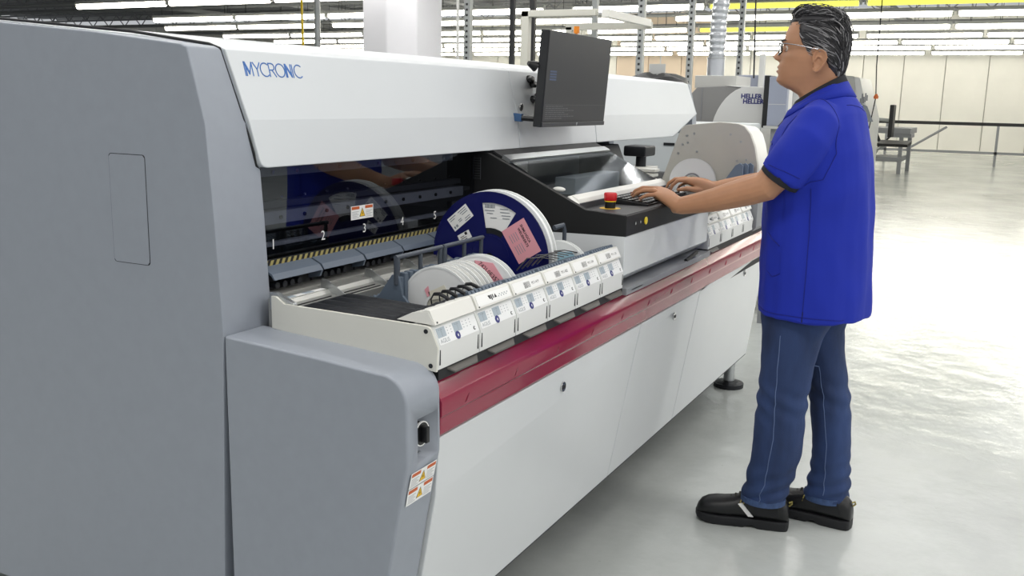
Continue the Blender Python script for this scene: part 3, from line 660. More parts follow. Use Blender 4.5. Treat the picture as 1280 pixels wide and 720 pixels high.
    if detail:
        tb = sub(t, 'tape_table', 'tray_steel', lambda b: b.prism([(1.36, .78), (1.372, .951), (1.405, .958), (1.412, .9665), (1.43, .968), (1.45, .968), (1.45, .78)], xa+.004, xb-.001, 'x'), bevel=.001)
        sub(tb, 'table_groove', 'gap_black', lambda b: (b.box(xa+.008, xb-.012, 1.376, 1.380, .9515, .9535), b.box(xa+.008, xb-.02, 1.388, 1.3905, .954, .9565)))
        if i == 0:
            def tl(b): b.box(xa+.025, xb-.01, 1.413, 1.4285, .9675, .9685)
            l0 = sub(tb, 'table_label', 'print_white', tl)
            sub(l0, 'label_patch', 'lcd_grey', lambda b: (b.box(xa+.03, xa+.06, 1.4135, 1.428, .9685, .969), b.box(xa+.09, xa+.122, 1.4135, 1.428, .9685, .969)))
        sub(t, 'partition', 'steel', lambda b: b.prism([(1.30, .905), (1.30, .925), (1.415, .988), (1.432, .990), (1.436, .97), (1.436, .905)], xb-.0015, xb+.0015, 'x'))
    return t
mags = []
for i in range(6):
    lb = '%s feeder magazine from the grey end box, %s' % (ORD[i], ['with a blank flap and black feeders', 'with small drawn logo on its label', 'with barcode label below white reels', 'with barcode label below the blue reel',
        'with barcode label right of the blue reel', 'against the white console body'][i])
    mags.append(magazine(i, X0M + .003 + PITCH*i, lb, 'feeder magazines beside the grey end box', None if i == 0 else NUMS[i]))
# white side plate closing the bank
sp = sub(mags[0], 'side_plate', 'cream', lambda b: b.prism([(.9985, .868), (.9955, .919), (1.0125, .957), (1.022, .962), (1.395, .964), (1.418, .978), (1.4315, .978), (1.4315, .905)], X0M-.004, X0M+.0025, 'x'), bevel=.001)
sub(sp, 'plate_screw', 'dark_metal', lambda b: b.disc((X0M-.004, 1.024, .951), (-1, 0, 0), .005, .001, 14))
sub(sp, 'plate_screw', 'dark_metal', lambda b: b.disc((X0M-.004, 1.012, .880), (-1, 0, 0), .005, .001, 14))
sub(mags[0], 'flap_cheek', 'cover_white', lambda b: b.prism([(1.008, .964), (1.024, .990), (1.062, .985), (1.10, .966)], X0M+.003, X0M+.006, 'x'))
sub(mags[0], 'rear_cheek', 'steel', lambda b: b.prism([(1.37, .945), (1.375, .966), (1.425, .985), (1.442, .985), (1.442, .945)], X0M+.003, X0M+.016, 'x'), bevel=.001)
for i in range(4):
    magazine(1, 3.556 + PITCH*i, '%s white feeder magazine from the console in the far bank' % ORD[i], 'feeder magazines in the far bank', 'M12-%d' % (301+17*i), detail=False)
sub(MC, 'bank_end_plate', 'bench_grey', lambda b: b.prism([(1.0, .86), (.985, .88), (.985, 1.005), (1.30, 1.005), (1.30, .86)], 4.262, 4.42, 'x'), bevel=.004)

# ---- black tape feeders lying in the first magazine
for k in range(4):
    xx = X0M + .028 + .040*k
    P = [(xx, 1.365, .938), (xx, 1.357, .946), (xx, 1.335, .950), (xx, 1.20, .947), (xx, 1.12, .945), (xx, 1.09, .955), (xx, 1.062, .974), (xx, 1.045, .980)]
    sub(None, 'tape_feeder', 'black_rubber', lambda b: b.tube(P, [.008, .015, .0195, .020, .020, .019, .015, .010], 14), label='%s long black tape feeder lying in the first magazine, counted from the cream side plate' % ORD[k], cat='feeder', group='black tape feeders')
for k in range(5):
    xx = X0M + .115 + .034*k
    sub(None, 'tape_strip', 'black_plastic', lambda b: b.tube([(xx+.02, 1.082, .945), (xx+.016, 1.094, .968), (xx+.011, 1.094, .988), (xx+.006, 1.084, 1.0005), (xx, 1.066, 1.004), (xx-.005, 1.050, 1.001), (xx-.01, 1.036, .997)], .0042, 6, flat=.35),
        label='looped black carrier tape over the first label flaps', cat='tape', group='black carrier tapes')
for k in range(6):
    xx = 2.22 + .03*k; r_ = random.Random(k)
    sub(None, 'tape_strip', 'black_plastic', lambda b: b.tube([(xx-.03, 1.12, .98), (xx-.01, 1.10, 1.006+.006*r_.random()), (xx+.02, 1.075, 1.012), (xx+.05, 1.05, 1.004)], .004, 6, flat=.4),
        label='tangled black carrier tape below the blue reel', cat='tape', group='black carrier tapes by the blue reel')

# ---- slate reel racks with handles
def rack(xa, n, label):
    t = thing('reel_rack', (xa, 1.25, .884), label, 'rack', 'slate reel racks')
    W = .205
    yb = 1.255
    bar = sub(t, 'handle_bar', 'slate_dark', lambda b: b.tube([(xa, yb, 1.0495), (xa+W, yb, 1.0495)], .0058, 10))
    for q, dx in enumerate((.006, W*.52, W-.008)):
        sub(t, 'handle_post', 'slate_dark', lambda b: b.tube([(xa+dx, yb, 1.0495), (xa+dx, yb, .985)], .0075 if q == 0 else .0055, 10))
    sub(t, 'side_arm', 'slate_blue', lambda b: b.prism([(1.36, .895), (1.36, .918), (yb+.05, .955), (yb+.012, 1.008), (yb-.006, 1.010), (yb-.018, .96), (yb-.05, .93), (yb-.10, .925), (yb-.10, .895)], xa+.002, xa+.010, 'x'), bevel=.001)
    nb = 8
    for q in range(nb):
        x_ = xa + .02 + q*(W-.03)/nb
        sub(t, 'fin', 'slate_blue', lambda b: b.box(x_, x_+.014, yb-.014, yb+.006, .925, 1.012 - .004*(q % 4 == 3)), bevel=.003)
    sub(t, 'lower_beam', 'slate_blue', lambda b: b.box(xa+.01, xa+W-.006, yb-.010, yb+.010, .92, 1.003), bevel=.002)
    return t
rack(1.832, 8, 'slate grey reel rack with handle, nearer the grey end column')
rack(2.043, 8, 'slate grey reel rack with handle, next to the blue reel')
# ribbed slate bed behind the first rack
for k in range(9):
    x_ = 1.797 + .017*k
    sub(mags[1], 'bed_rib', 'slate_blue', lambda b: b.tube([(x_, 1.365, .932), (x_, 1.33, .922), (x_, 1.27, .905)], .0065, 8))

# ---- reels
def sector(cy, cz, r0, r1, a0, a1, n=10):
    return [(cy+r1*math.cos(math.radians(a0+(a1-a0)*k/n)), cz+r1*math.sin(math.radians(a0+(a1-a0)*k/n))) for k in range(n+1)] + [(cy+r0*math.cos(math.radians(a1+(a0-a1)*k/n)), cz+r0*math.sin(math.radians(a1+(a0-a1)*k/n))) for k in range(n+1)]
BX, BY, BZ, BR = 2.33, 1.277, .982, .184
BRl = thing('blue_reel', (BX, BY, BZ-BR), 'large dark blue component reel with a pink label and one cut-out window', 'reel')
# flange: disc with one window, made of a rim, hub and the wide solid sector. angles: Y+ = 0 (image left), Z+ = 90
def flange(b, x0, x1):
    wa0, wa1, wr0, wr1 = 80, 122, .066, .153
    n = 72; 
    # full ring outside the window radius, ring inside, and solid sector between
    def annulus(r0, r1, a0, a1, n_):
        for k in range(n_):
            A = math.radians(a0+(a1-a0)*k/n_); B = math.radians(a0+(a1-a0)*(k+1)/n_)
            q = [(BY+r*math.cos(t), BZ+r*math.sin(t)) for r, t in ((r0, A), (r1, A), (r1, B), (r0, B))]
            b.prism(q, x0, x1, 'x')
    annulus(wr1, BR, 0, 360, n); annulus(.012, wr0, 0, 360, 36); annulus(wr0, wr1, wa1, wa0+360, 60)
fb = MB(); flange(fb, BX-.0025, BX); 
bm_ = bmesh.new(); vv = [bm_.verts.new(p_) for p_ in fb.v]
for f_ in fb.f: bm_.faces.new([vv[q] for q in f_])
bmesh.ops.remove_doubles(bm_, verts=bm_.verts, dist=1e-5)
dup = [f for f in bm_.faces if abs(f.normal.x) < .5 and sum(1 for g in f.edges if len(g.link_faces) > 2) >= 2]
bmesh.ops.delete(bm_, geom=dup, context='FACES'); bmesh.ops.recalc_face_normals(bm_, faces=bm_.faces)
me_ = bpy.data.meshes.new('near_flange'); bmesh.ops.translate(bm_, verts=bm_.verts, vec=(-BX, -BY, -(BZ-BR))); bm_.to_mesh(me_); bm_.free()
nf = link('near_flange', me_, 'reel_blue', (BX, BY, BZ-BR), BRl)
sub(nf, 'hub_ring', 'reel_blue', lambda b: b.ring((BX-.0025, BY, BZ), (-1, 0, 0), .062, .059, .001, 40))
sub(nf, 'rim_bead', 'reel_blue', lambda b: b.ring((BX-.0022, BY, BZ), (-1, 0, 0), BR, BR-.004, .0012, 72))
sub(BRl, 'hub', 'black_rubber', lambda b: b.tube([(BX+.0005, BY, BZ), (BX+.044, BY, BZ)], .082, 36))
sub(BRl, 'wound_tape', 'reel_white', lambda b: b.tube([(BX+.002, BY, BZ), (BX+.042, BY, BZ)], .168, 48))
sub(BRl, 'inner_sheet', 'print_white', lambda b: b.prism(sector(BY, BZ, .083, .160, 74, 128), BX+.0008, BX+.0018, 'x'))
ip = Plane((BX+.0008, BY, BZ), (0, -1, 0), (0, 0, 1))
def isheet(b):
    barcode(b, ip, -.018, .138, .032, .010, 5)
    for k, (u, v, w) in enumerate(((-.018, .130, .03), (.03, .136, .025), (-.012, .122, .02), (.03, .127, .03), (.035, .118, .028), (.038, .110, .022), (.0, .110, .02))): ip.rect(b, u, v, u+w, v+.0022, .0004, .0008)
sub(BRl, 'inner_print', 'print_grey', isheet)
sub(BRl, 'far_flange', 'reel_white', lambda b: b.tube([(BX+.044, BY, BZ), (BX+.049, BY, BZ)], BR+.003, 60))
sub(BRl, 'tape_rim', 'reel_white', lambda b: (b.ring((BX+.018, BY, BZ), (1, 0, 0), BR+.002, .16, .012, 60),))
# labels glued on the blue flange (rotated)
def glue(name, m, cu, cv, w, h, ang, par, h1=.0035):
    a = math.radians(ang); q = Plane((BX-.0025, BY-cu, BZ+cv), (0, -math.cos(a), math.sin(a)), (0, math.sin(a), math.cos(a)))
    o = sub(par, name, m, lambda b: q.rect(b, -w/2, -h/2, w/2, h/2, 0, .0005)); return q, o
q, o = glue('white_label', 'print_white', -.096, .104, .078, .042, 40, BRl)
def wl(b):
    for k, (u, v, w) in enumerate(((-.034, .014, .026), (.002, .014, .03), (-.034, .008, .018), (.006, .008, .026), (.010, .002, .022), (.012, -.012, .020), (-.010, -.004, .012), (-.010, -.009, .012))): q.rect(b, u, v, u+w, v+.0022, .0005, .0009)
    q.rect(b, -.034, -.016, -.029, -.009, .0005, .0009); q.rect(b, -.026, -.016, -.019, -.009, .0005, .0009); q.rect(b, .008, -.018, .03, -.0155, .0005, .0009)
sub(o, 'label_print', 'print_grey', wl)
q, o = glue('white_label', 'print_white', -.081, .052, .042, .023, 30, BRl)
def wl2(b):
    q.rect(b, .004, .002, .012, .010, .0005, .0009)
    for k in range(3): q.rect(b, -.014, -.009+.005*k, .0+.006*(k != 2), -.0072+.005*k, .0005, .0009)
sub(o, 'label_print', 'print_black', wl2)
q, o = glue('pink_label', 'label_pink', .0995, .054, .080, .103, 33, BRl)
# the pink label's text runs at right angles, downwards
rq = q.u*-1; uq = q.r
text('SHMLHGCA', .0105, q.at(.022, .012, .0004), rq, uq, 'print_black', 'label_text', o, bold=.0002)
text('WEUEKERTS', .0105, q.at(.010, .006, .0004), rq, uq, 'print_black', 'label_text', o, bold=.0002)
def pk(b):
    for k in range(4):
        for j in range(2): q.rect(b, -.004-.0075*k, -.03+.036*j, -.0025-.0075*k, -.004+.034*j, .0005, .0009)
sub(o, 'label_lines', 'print_grey', pk)

def white_reel(cx, cy, cz, r, w, label, m='reel_clear', tape=.72, pinkl=None):
    t = thing('white_reel', (cx, cy, cz-r), label, 'reel', 'white reels in the magazines')
    sub(t, 'near_flange', m, lambda b: (b.ring((cx, cy, cz), (-1, 0, 0), r, r*.30, .0015, 44)))
    sub(t, 'flange_bead', 'reel_white', lambda b: (b.ring((cx-.0012, cy, cz), (-1, 0, 0), r, r*.955, .0010, 44), b.ring((cx-.0012, cy, cz), (-1, 0, 0), r*.36, r*.30, .0012, 30)))
    sub(t, 'wound_tape', 'tape_cream', lambda b: b.tube([(cx+.001, cy, cz), (cx+w-.001, cy, cz)], r*tape, 36))
    sub(t, 'far_flange', m, lambda b: (b.ring((cx+w, cy, cz), (1, 0, 0), r, r*.30, .0015, 44)))
    return t
r1 = white_reel(1.868, 1.160, .934, .100, .014, 'white small reel nearest the grey end box, cream tape and small pink patch', tape=.8)
pq = Plane((1.8658, 1.160, .940), (0, -1, 0), (0, 0, 1))
sub(r1, 'pink_patch', 'label_pink', lambda b: pq.poly(b, [(-.036, .035), (-.026, .045), (-.020, .022), (-.028, .018)], 0, .0006))
sub(r1, 'cream_label', 'tape_cream', lambda b: pq.poly(b, [(-.026, .030), (.018, .052), (.034, .026), (-.016, .012)], 0, .0006))
for k, (xx, lb) in enumerate(((1.892, 'white small reel second from the end box, pink dot at its rim'), (1.922, 'white small reel third from the end box, plain rim'), (1.952, 'white small reel fourth from the end box, cream tape wound inside'))):
    rr_ = white_reel(xx, 1.156 - .002*k, .934+.001*k, .100, .016, lb, tape=.85)
    if k == 0:
        pp = Plane((xx-.002, 1.156, .944), (0, -1, 0), (0, 0, 1)); sub(rr_, 'pink_dot', 'label_pink', lambda b: pp.poly(b, [(.0+.012*math.cos(a)+.008, .072+.010*math.sin(a)) for a in [q_*.63 for q_ in range(10)]], 0, .0006))
r5 = white_reel(2.012, 1.132, .932, .112, .02, 'white small reel with a handwritten pink label, in front of the blue reel', m='reel_white', tape=.7)
p5 = Plane((2.0098, 1.132, .950), (0, -1, 0), (0, 0, 1))
lb5 = sub(r5, 'pink_label', 'label_pink', lambda b: p5.poly(b, [(-.012, .080), (.040, .078), (.078, .030), (.038, -.004), (-.012, .030)], 0, .0006))
_a = math.radians(-38); rd = p5.r*math.cos(_a)+p5.u*math.sin(_a); ud = p5.u*math.cos(_a)-p5.r*math.sin(_a)
text('742L0E3530', .0155, p5.at(.032, .052, .0008), rd, ud, 'print_black', 'handwriting', lb5)
text('TanK', .0155, p5.at(.034, .028, .0008), rd, ud, 'print_black', 'handwriting', lb5)
sub(r5, 'white_sticker', 'print_white', lambda b: p5.poly(b, [(-.036, .074), (-.012, .082), (-.006, .060), (-.032, .052)], 0, .0006))
r6 = white_reel(2.42, 1.105, .940, .092, .016, 'white reel with pale blue film, right behind the blue reel', m='reel_white', tape=.6)
p6 = Plane((2.4178, 1.105, .940), (0, -1, 0), (0, 0, 1))
sub(r6, 'blue_film', 'film_blue', lambda b: p6.poly(b, [(-.02, .06), (.04, .065), (.078, .025), (.06, .0), (-.02, .02)], 0, .0006))
sub(None, 'reel_peg', 'slate_dark', lambda b: b.tube([(2.47, 1.145, 1.060), (2.50, 1.13, 1.066), (2.505, 1.128, 1.05), (2.505, 1.128, 0.79)], [.008, .007, .006, .006], 8), label='dark slate peg handle to the right of the blue reel', cat='handle')

# ---- tall reel tower in the far bank
TW = thing('reel_tower', (3.70, 1.02, .95), 'beige reel tower with a rounded top and screw heads in the far bank', 'magazine')
tp = [(1.215, 1.09), (1.203, 1.128), (1.146, 1.300), (1.136, 1.322), (1.119, 1.336), (.99, 1.351), (.92, 1.347), (.896, 1.338), (.872, 1.310), (.852, 1.262), (.838, 1.195), (.834, 1.13), (.836, 1.075), (.86, 1.045), (1.0, 1.012), (1.022, .985), (1.03, .958), (1.215, .958)]
sub(TW, 'side_plate', 'tower_beige', lambda b: b.prism(tp, 3.575, 3.60, 'x'), bevel=.003)
sub(TW, 'cover', 'cover_white', lambda b: b.prism([(1.12, 1.325), (.99, 1.342), (.90, 1.333), (.875, 1.305), (.86, 1.262), (.846, 1.2), (.846, 1.08), (1.12, 1.08)], 3.60, 3.80, 'x'), bevel=.012, seg=3)
sub(TW, 'front_cover', 'cover_white', lambda b: b.prism([(.93, 1.338), (.885, 1.322), (.856, 1.27), (.836, 1.18), (.836, 1.165), (.90, 1.165)], 3.605, 3.76, 'x'), bevel=.006, seg=2)
for (sy, sz) in ((1.112, 1.296), (1.085, 1.305), (1.108, 1.27), (1.128, 1.262), (1.143, 1.228), (1.07, 1.238), (.945, 1.306), (.905, 1.281), (.88, 1.215), (.915, 1.21), (1.0, .985), (.97, .99)):
    sub(TW, 'screw', 'steel', lambda b: b.disc((3.575, sy, sz), (-1, 0, 0), .0045, .002, 10))
sub(TW, 'catch', 'gap_black', lambda b: b.box(3.570, 3.575, .880, .904, 1.165, 1.20))
tr = white_reel(3.555, 1.076, 1.122, .0905, .012, 'milky white reel hung on the beige reel tower', m='reel_white', tape=.5)
sub(tr, 'hub', 'bench_grey', lambda b: (b.ring((3.553, 1.076, 1.122), (-1, 0, 0), .036, .030, .002, 30), b.disc((3.553, 1.079, 1.137), (-1, 0, 0), .008, .003, 12)))
for k in range(3):
    sub(None, 'slim_feeder', 'slate_pale', lambda b: b.prism([(.975-.014*k, 1.09), (.905-.014*k, 1.196), (.888-.014*k, 1.206), (.876-.014*k, 1.198), (.874-.014*k, 1.09)], 3.515+.020*k, 3.524+.020*k, 'x'), bevel=.0015,
        label='%s slanted slate feeder beside the milky reel on the beige tower' % ('nearest', 'middle', 'rearmost')[k], cat='feeder', group='slate feeders on the tower')

# ---- keyboard on the console shelf
KB = thing('keyboard', (3.17, 1.10, 1.0868), 'black keyboard on the console shelf under the hands', 'keyboard')
KX0, KX1, KY0, KY1 = 2.95, 3.39, 1.035, 1.165
def kz(y): return 1.0868 + .004 + (y-KY0)*.10
sub(KB, 'keyboard_base', 'black_plastic', lambda b: b.prism([(KY0, 1.0868), (KY1, 1.0868), (KY1, kz(KY1)+.002), (KY0, kz(KY0)+.002)], KX0, KX1, 'x'), bevel=.002)
for rrow in range(5):
    for cc in range(18):
        y0 = KY0+.008+rrow*.0236; x0 = KX0+.008+cc*.0236
        z0 = kz(y0)+.002
        if rrow == 0 and 5 <= cc <= 9: 
            if cc == 5: sub(KB, 'key', 'bezel', lambda b: b.box(x0, x0+.112, y0, y0+.020, z0, z0+.005), bevel=.001)
            continue
        sub(KB, 'key', 'bezel', lambda b: b.box(x0, x0+.0205, y0, y0+.0205, z0, z0+.005))
def legends(b):
    r_ = random.Random(2)
    for rrow in range(5):
        for cc in range(18):
            if rrow == 0 and 5 <= cc <= 9: continue
            y0 = KY0+.008+rrow*.0236; x0 = KX0+.008+cc*.0236; z0 = kz(y0)+.0071
            b.box(x0+.004, x0+.008+.006*r_.random(), y0+.011, y0+.016, z0, z0+.0003)
sub(KB, 'key_legends', 'print_white', legends)
sub(None, 'note_paper', 'print_white', lambda b: b.box(3.40, 3.50, 1.09, 1.17, 1.0868, 1.0905), label='white slip of paper on the console shelf beside the right hand', cat='paper')
# ================================================================ things standing and hanging in the hall behind
def post(name, x, y, w, m, label, cat, z0=0.0, z1=4.7, holes=False, d=None):
    b = MB(); d = d or w
    b.box(x-w/2, x+w/2, y-d/2, y+d/2, z0, z1)
    if not holes: return b.build(name, m, None, bevel=w*.12, label=label, cat=cat)
    t = thing(name, (x, y, z0), label, cat); b.build('channel', m, t)
    hb = MB(); z = 1.5
    while z < min(z1, 3.2): hb.box(x-w/2-.003, x-w/2, y-d*.18, y+d*.18, z, z+.025); z += .06
    hb.build('slot_holes', 'cable_black', t, kind='stuff'); return t
def cable(name, pts, r, m, label, cat='cable'): return sub(None, name, m, lambda b: b.tube(pts, r, 7), label=label, cat=cat)
sub(None, 'conduit', 'galvanised', lambda b: (b.tube([(10, 8.05, 0), (10, 8.02, 4.7)], .04, 12), b.tube([(10, 8.03, 2.1), (10, 8.03, 2.14)], .052, 12)), label='round galvanised conduit left of the white column', cat='pipe')
cable('power_cable', [(10, 8.31, 4.7), (10, 8.28, 2.3), (10, 8.24, .5)], .016, 'cable_yellow', 'yellow cable hanging beside the galvanised conduit')
cable('hanging_cable', [(10.0, 6.58, 4.7), (10.0, 6.585, 2.3), (10.0, 6.58, 0)], .03, 'cable_black', 'dark grey cable right beside the white column')
t = thing('cable_chain', (10.0, 6.45, 0), 'black cable chain right of the white column', 'cable chain')
z = 0.0
CHM = None
while z < 4.6:
    if CHM is None: CHM = MB().box(-.035, .035, -.028, .028, 0, .085).mesh('chain_link', .008)
    if 1.4 < z < 3.2 or True:
        o = bpy.data.objects.new('chain_link', CHM); C.objects.link(o); o.parent = t; o.location = (0, 0, z)
        if not CHM.materials: CHM.materials.append(MATS['cable_black'])
    z += .1
cable('hanging_cable', [(9.8, 5.86, 4.7), (9.8, 5.84, 2.0), (9.8, 5.83, 0)], .018, 'cable_white', 'thin white cable left of the perforated post')
post('perforated_post', 9.9, 5.76, .075, 'galvanised', 'perforated steel post midway along the hood', 'post', holes=True)
post('post', 10.2, 5.34, .055, 'cable_black', 'slim dark post between steel post and beige frame', 'post')
post('post', 9.4, 4.68, .06, 'machine_black', 'black post inside the beige frame', 'post')
post('perforated_post', 10.0, 3.68, .07, 'galvanised', 'perforated steel post right of the monitor', 'post', holes=True)
post('perforated_post', 10.2, 3.19, .06, 'galvanised', 'perforated steel post left of the silver duct', 'post', holes=True)
post('perforated_post', 11.0, 2.86, .06, 'galvanised', 'steel post just right of the silver duct', 'post', holes=True)
post('post', 8.2, 3.46, .05, 'galvanised', 'grey post rising behind the monitor', 'post', z0=0)
# beige gantry frame with an amber sign
GF = thing('gantry_frame', (7.0, 3.2, 0), 'beige steel gantry frame standing behind the monitor', 'frame')
sub(GF, 'upright', 'frame_beige', lambda b: b.box(6.97, 7.03, 3.51, 3.575, 0, 2.10), bevel=.004)
sub(GF, 'top_beam', 'frame_beige', lambda b: b.box(6.97, 7.03, 2.94, 3.575, 2.055, 2.105), bevel=.004)
sub(GF, 'side_beam', 'cover_white', lambda b: b.obox((7.45, 2.86, 2.07), (1, 0, 0), (0, 1, 0), (0, 0, 1), .48, .03, .03), bevel=.004)
sub(GF, 'rear_beam', 'frame_beige', lambda b: b.box(7.92, 7.97, 2.83, 3.62, 2.02, 2.08), bevel=.004)
sub(GF, 'rear_upright', 'frame_beige', lambda b: b.box(7.92, 7.97, 3.56, 3.62, 0, 2.05), bevel=.004)
sub(None, 'beacon', 'amber', lambda b: (b.disc((6.9, 3.06, 1.92), (0, 0, 1), .022, .05, 14), b.disc((6.9, 3.06, 0), (0, 0, 1), .012, 1.92, 10)), label='amber signal beacon behind the top edge of the monitor', cat='beacon')
# black covered unit with a small sign on top
BK = thing('covered_unit', (6.8, 2.36, 0), 'black draped unit behind the right end of the hood', 'machine')
sub(BK, 'drape', 'machine_black', lambda b: b.loft([[(6.8+.35*math.cos(t), 2.36+.24*math.sin(t), z) if False else (6.8+sx*math.cos(t), 2.36+sy*math.sin(t), z + .012*math.sin(5*t)) for t in [2*math.pi*k/24 for k in range(24)]] for z, sx, sy in ((0, .35, .21), (1.54, .35, .21), (1.585, .33, .19), (1.612, .2, .12), (1.62, .02, .02))], True))
sub(None, 'sign_holder', 'fixture_white', lambda b: (b.box(6.69, 6.70, 2.27, 2.39, 1.615, 1.685), b.tube([(6.7, 2.33, 1.55), (6.7, 2.33, 1.62)], .006, 8), b.tube([(6.7, 2.31, 1.68), (6.7, 2.31, 1.76)], .004, 6)), label='small white sign holder on the black draped unit', cat='sign')
# reflow oven
OV = thing('reflow_oven', (6.9, 1.7, 0), 'grey and white reflow oven with dark lettering behind the beige reel tower', 'machine')
sub(OV, 'grey_hood', 'oven_dark', lambda b: b.prism([(2.02, 0), (2.02, 1.47), (1.97, 1.525), (1.78, 1.535)] + arc_e(1.60, 1.18, .26, .355, 75, 8, 8) + [(1.60, 0)], 6.50, 7.6, 'x'), bevel=.006)
sub(OV, 'white_front', 'oven_white', lambda b: b.prism([(1.78, 1.538), (1.515, 1.530), (1.515, 0), (1.60, 0)] + [p_ for p_ in arc_e(1.60, 1.18, .262, .357, 8, 75, 8)], 6.497, 7.6, 'x'), bevel=.004)
sub(OV, 'seam', 'bench_grey', lambda b: b.box(6.494, 6.50, 1.93, 1.934, .9, 1.52))
op = Plane((6.495, 1.655, 1.438), (0, -1, 0), (0, 0, 1))
text('HELLER', .042, op.at(.060, .030), op.r, op.u, 'print_blue', 'oven_lettering', OV, bold=.0016)
text('HELLER', .042, op.at(.075, -.004), op.r, op.u, 'print_blue', 'oven_lettering', OV, bold=.0016)
sub(OV, 'exhaust_box', 'oven_grey', lambda b: b.box(6.6, 7.0, 1.73, 2.02, 1.52, 1.605), bevel=.004)
sub(OV, 'rear_cabinet', 'blue_grey', lambda b: b.box(7.1, 7.5, 1.62, 1.85, 1.0, 1.625), bevel=.01)
sub(OV, 'white_post', 'fixture_white', lambda b: b.box(7.05, 7.09, 1.655, 1.69, 1.5, 1.77))
# silver flexible duct
DT = thing('exhaust_duct', (6.8, 1.93, 1.6), 'silver corrugated exhaust duct rising from the reflow oven', 'duct')
def duct(b):
    P = []; R = []
    for k in range(110):
        t = k/109; z = 1.66 + t*1.15
        y_ = 1.935 - .012*t - .155*max(0, t-.28)**1.3; P.append((6.8, y_, z)); R.append(.0555 + .0035*math.sin(k*1.55) + .002*math.sin(k*.37))
    b.tube(P, R, 20)
sub(DT, 'flexible_hose', 'foil', duct)
sub(DT, 'collar', 'foil', lambda b: b.tube([(6.8, 1.935, 1.605), (6.8, 1.935, 1.72)], .061, 20))
sub(DT, 'clamp', 'steel', lambda b: (b.ring((6.8, 1.935, 1.722), (0, 0, 1), .0635, .058, .012, 24),))
cable('hang_wire', [(7.0, 1.75, 4.7), (7.0, 1.745, 2.4), (7.0, 1.71, 1.6)], .006, 'cable_black', 'thin dark wire hanging in front of the reflow oven', 'wire')
# oven operator screens
sub(None, 'panel_display', 'machine_black', lambda b: b.box(6.3, 6.5, 1.43, 1.47, 1.27, 1.60), bevel=.005, label='black panel display edge on beside the reflow oven', cat='display')
PD = thing('operator_panel', (6.2, 1.36, .8), 'pale blue-grey operator panel in front of the face', 'panel')
sub(PD, 'panel_body', 'blue_grey', lambda b: b.box(6.20, 6.26, 1.30, 1.415, 1.285, 1.59), bevel=.004)
sub(PD, 'panel_line', 'fixture_white', lambda b: (b.box(6.198, 6.2, 1.305, 1.41, 1.418, 1.422),))
sub(PD, 'panel_foot', 'oven_grey', lambda b: b.box(6.18, 6.28, 1.29, 1.43, 1.268, 1.285))
sub(PD, 'stand', 'bench_grey', lambda b: b.box(6.22, 6.26, 1.35, 1.39, 0, 1.27))
sub(None, 'oven_console', 'oven_white', lambda b: b.prism([(1.14, 0), (1.14, 1.26), (1.18, 1.33), (1.31, 1.52), (1.33, 1.52), (1.33, 0)], 6.5, 7.2, 'x'), bevel=.01, label='white console body glimpsed between face and operator panel', cat='machine')
# white machine with slanted front behind the shoulder
WM_ = thing('slanted_machine', (15.4, 2.2, 0), 'white slant-fronted machine with grey logo behind the blue shoulder', 'machine')
sub(WM_, 'body', 'oven_white', lambda b: b.prism([(2.8, 0), (2.8, 1.88), (2.12, 1.83), (1.94, 1.23), (1.94, 0)], 15, 16.2, 'x'), bevel=.02)
sub(WM_, 'grey_side', 'oven_grey', lambda b: b.prism([(2.32, 1.2), (2.32, 1.855), (2.20, 1.845), (2.14, 1.5), (2.10, 1.2)], 14.98, 15.01, 'x'))
def wmark(b):
    for k, h in enumerate((.10, .16, .12, .2, .14, .1)): b.box(14.99, 15.0, 1.985+.022*k, 2.003+.022*k, 1.50-.02*k, 1.50+h*.8-.02*k)
sub(WM_, 'logo_mark', 'bench_grey', wmark)
sub(WM_, 'window', 'print_grey', lambda b: b.prism([(2.05, 1.45), (1.98, 1.42), (1.88, 1.20), (1.96, 1.20)], 14.985, 15.0, 'x'))
cable('pull_rope', [(15, 1.92, 4.7), (15, 1.905, 2.0), (15, 1.875, 1.55), (15, 1.93, 1.1)], .008, 'cable_black', 'thin rope with an orange tag hanging over the bench', 'rope')
sub(None, 'orange_tag', 'orange', lambda b: b.tube([(15, 1.872, 1.60), (15, 1.872, 1.56), (15, 1.872, 1.53)], [.012, .035, .03], 10), label='orange tag on the hanging rope', cat='tag')
# workbench with screen and keyboard
WB = thing('workbench', (22.5, 2.3, 0), 'grey workbench with lower shelf near the far wall', 'bench')
for (lx, ly) in ((22.2, 2.95), (22.2, 2.18), (23.4, 2.12), (23.4, 2.9)):
    sub(WB, 'leg', 'bench_grey', lambda b: b.box(lx-.04, lx+.04, ly-.04, ly+.04, 0, .86))
sub(WB, 'worktop', 'bench_grey', lambda b: b.box(22.1, 23.5, 2.0, 3.2, .86, .98), bevel=.01)
sub(WB, 'lower_shelf', 'bench_grey', lambda b: b.box(22.15, 23.4, 2.15, 3.0, .26, .36), bevel=.01)
sub(WB, 'drawer_box', 'bench_grey', lambda b: b.box(22.12, 22.8, 1.98, 2.4, .78, .86), bevel=.01)
BS = thing('bench_screen', (21.5, 2.35, .8), 'dark flat screen seen edge on at the workbench', 'monitor')
sub(BS, 'panel', 'machine_black', lambda b: b.box(21.3, 21.7, 2.29, 2.37, .80, 1.46), bevel=.01)
sub(BS, 'arm', 'galvanised', lambda b: (b.tube([(21.5, 2.37, 1.14), (21.5, 2.62, 1.16), (21.5, 2.68, 1.05), (21.5, 2.7, 0)], .04, 10), b.tube([(21.5, 2.68, 1.05), (21.5, 2.55, .70)], .035, 8)))
